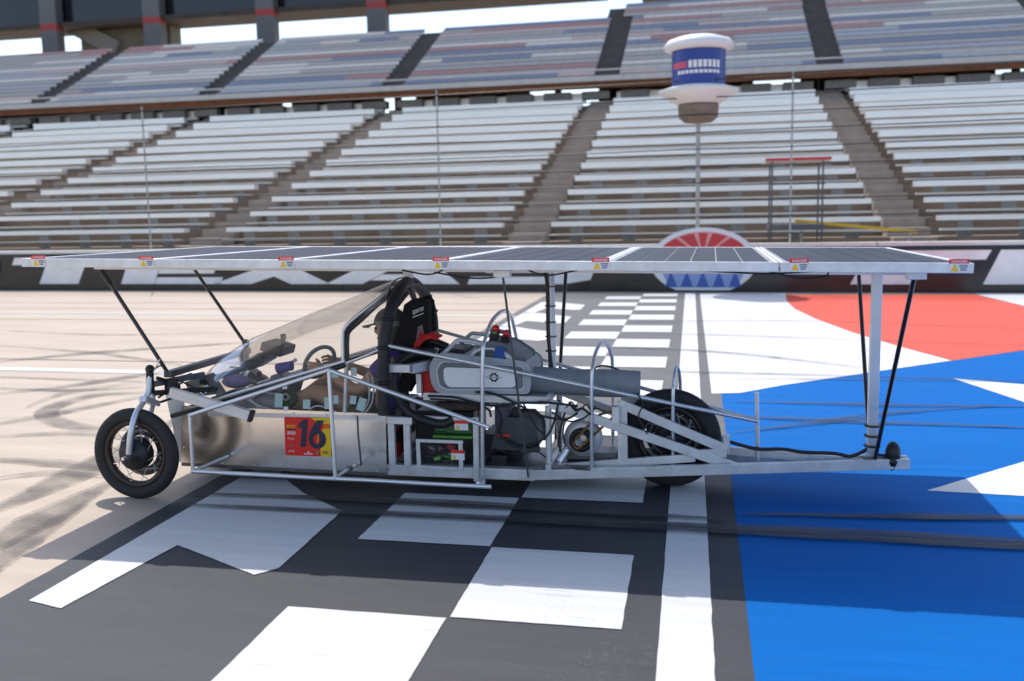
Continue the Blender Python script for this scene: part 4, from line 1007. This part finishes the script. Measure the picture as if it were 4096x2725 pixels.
# ------------------------------------------------------------------ driver
def skin_obj(name, pts, edges, m_, parent, root=0, sub=2):
    me = bpy.data.meshes.new(name); keys = list(pts); ix = {k: i for i, k in enumerate(keys)}
    o0 = Vector(pts[keys[0]][0])
    me.from_pydata([Vector(pts[k][0])-o0 for k in keys], [(ix[a], ix[b_]) for a, b_ in edges], [])
    t = bpy.data.objects.new('tmp', me); C.objects.link(t)
    md = t.modifiers.new('sk', 'SKIN'); md.use_smooth_shade = True
    if not me.skin_vertices:
        bpy.context.view_layer.objects.active = t
    sv = me.skin_vertices[0].data if me.skin_vertices else None
    for i, k in enumerate(keys):
        r = pts[k][1]; sv[i].radius = r if isinstance(r, tuple) else (r, r); sv[i].use_root = (i == root)
    su = t.modifiers.new('su', 'SUBSURF'); su.levels = sub; su.render_levels = sub
    dg = bpy.context.evaluated_depsgraph_get(); m2 = bpy.data.meshes.new_from_object(t.evaluated_get(dg))
    bpy.data.objects.remove(t); bpy.data.meshes.remove(me)
    m2.name = name; m2.materials.clear(); m2.materials.append(m_)
    for p in m2.polygons: p.use_smooth = True
    return place(name, m2, o0, parent)
hd = P(897,752,5.71)
B = {'pelvis': (V(-2.07,YC,.37), (.13,.10)), 'waist': (V(-2.03,YC,.50), (.125,.09)), 'chest': (V(-1.99,YC,.68), (.145,.10)), 'neckb': (V(-1.97,YC,.83), .065), 'neck': (V(-1.985,YC,.89), .052),
     'jaw': (V(-2.015,YC,.945), (.062,.07)), 'head': (hd+V(.0,0,.0), (.078,.092)), 'crown': (hd+V(.012,0,.075), (.06,.07)), 'nose': (hd+V(-.108,0,-.035), .012)}
Ed = [('pelvis','waist'),('waist','chest'),('chest','neckb'),('neckb','neck'),('neck','jaw'),('jaw','head'),('head','crown'),('head','nose')]
for s_, n_ in ((-1,'n'),(1,'f')):
    kn = P(722,893,5.585); kn = V(kn.x, YC+s_*.125, kn.z-.02+(.03 if s_ > 0 else 0))
    B.update({'hip'+n_: (V(-2.09,YC+s_*.10,.36), .088), 'thigh'+n_: (V(-2.30,YC+s_*.12,.49), .078), 'knee'+n_: (kn, .060), 'calf'+n_: (kn+V(-.17,0,-.12), .054), 'ankle'+n_: (kn+V(-.37,0,-.27), .036), 'toe'+n_: (kn+V(-.44,0,-.20), .034),
      'sh'+n_: (V(-1.98,YC+s_*.165,.785), .062), 'elb'+n_: (V(-2.16,YC+s_*.235,.60), .043), 'wr'+n_: (V(-2.40,YC+s_*.16,.705), .030), 'palm'+n_: (V(-2.475,YC+s_*.135,.735), (.022,.036))})
    Ed += [('pelvis','hip'+n_),('hip'+n_,'thigh'+n_),('thigh'+n_,'knee'+n_),('knee'+n_,'calf'+n_),('calf'+n_,'ankle'+n_),('ankle'+n_,'toe'+n_),('chest','sh'+n_),('sh'+n_,'elb'+n_),('elb'+n_,'wr'+n_),('wr'+n_,'palm'+n_)]
    for k in range(4):
        b0 = V(-2.505,YC+s_*(.11+.0*k),.752-.02*k); 
        B['f%da%s' % (k,n_)] = (V(-2.515,YC+s_*.145-s_*.0,.765-.021*k), .0095); B['f%db%s' % (k,n_)] = (V(-2.548+.004*k,YC+s_*.128,.762-.021*k), .0088); B['f%dc%s' % (k,n_)] = (V(-2.545+.004*k,YC+s_*.102,.757-.021*k), .008)
        Ed += [('palm'+n_,'f%da%s' % (k,n_)), ('f%da%s' % (k,n_),'f%db%s' % (k,n_)), ('f%db%s' % (k,n_),'f%dc%s' % (k,n_))]
    B['ta'+n_] = (V(-2.475,YC+s_*.10,.765), .0105); B['tb'+n_] = (V(-2.505,YC+s_*.088,.782), .009); Ed += [('palm'+n_,'ta'+n_),('ta'+n_,'tb'+n_)]
drv = thing('person', 'driver in a grey brimmed cap and purple shirt reclining in the cockpit', 'person', V(-2.1, YC, .2))
skin_obj('body', B, Ed, skin, drv)
sh = {k: (B[k][0], tuple(x+.012 for x in (B[k][1] if isinstance(B[k][1], tuple) else (B[k][1],)*2))) for k in ('pelvis','waist','chest','neckb','shn','shf')}
for n_ in 'nf': sh['slv'+n_] = (B['sh'+n_][0].lerp(B['elb'+n_][0], .55), (.066,.066))
skin_obj('shirt', sh, [('pelvis','waist'),('waist','chest'),('chest','neckb'),('chest','shn'),('chest','shf'),('shn','slvn'),('shf','slvf')], purple, drv)
so_ = {k: (B[k][0], tuple(x+.020 for x in (B[k][1] if isinstance(B[k][1], tuple) else (B[k][1],)*2))) for k in ('pelvis','hipn','hipf','thighn','thighf')}
skin_obj('shorts', so_, [('pelvis','hipn'),('pelvis','hipf'),('hipn','thighn'),('hipf','thighf')], olive, drv)
for n_ in 'nf':
    skin_obj('shoe', {'a': (B['ankle'+n_][0]+V(.01,0,-.02), .042), 'b': (B['toe'+n_][0]+V(.02,0,-.05), .045), 'c': (B['toe'+n_][0]+V(-.02,0,.05), .038)}, [('a','b'),('b','c')], shoe, drv, sub=1)
    skin_obj('ear', {'a': (hd+V(.01,(-.083 if n_ == 'n' else .083),-.02), (.012,.022)), 'b': (hd+V(.012,(-.09 if n_ == 'n' else .09),-.035), (.008,.014))}, [('a','b')], skin, drv, sub=1)
for s_ in (-1,1): MB().ball(hd+V(-.083, s_*.032, -.008), .011, 8, 6).build('eye', black, drv)
MB().box(hd+V(-.078,0,-.072), (.012,.045,.008)).build('mouth', mat('lips', (.3,.1,.08), .5), drv, bevel=.003)
MB().ball(hd+V(.03,0,.0), (.082,.084,.085)).build('hair', mat('dark hair', (.02,.014,.01), .7), drv)
cp = MB(); rws = []
for i in range(7):
    th = R_(90*i/6); rws.append([hd+V(.008+.108*math.cos(th)*math.cos(a), .092*math.cos(th)*math.sin(a), .02+.105*math.sin(th)) for a in [2*math.pi*k/20 for k in range(21)]])
cp.grid(rws); cap = cp.build('cap', khaki, drv, solid=.006)
bl_ = [[hd+V(-.085-.0*j-.095*j/4*math.cos(R_(t))**.7 if abs(t) < 90 else 0, .088*math.sin(R_(t)), .022-.02*(j/4)) for t in range(-80, 81, 20)] for j in range(5)]
MB().grid(bl_).build('brim', khaki, cap, solid=.006)
MB().lathe(hd+V(.008,0,.028), (0,0,1), [(.104,-.015),(.105,.015)], 20).build('cap_band', capband, cap)
# neck flap of the cap
MB().grid([[hd+V(.008+.105*math.cos(a), .093*math.sin(a), .015-.11*j/3) for a in [R_(t) for t in range(-110, 111, 22)]] for j in range(4)]).build('neck_flap', khaki, cap, solid=.005)
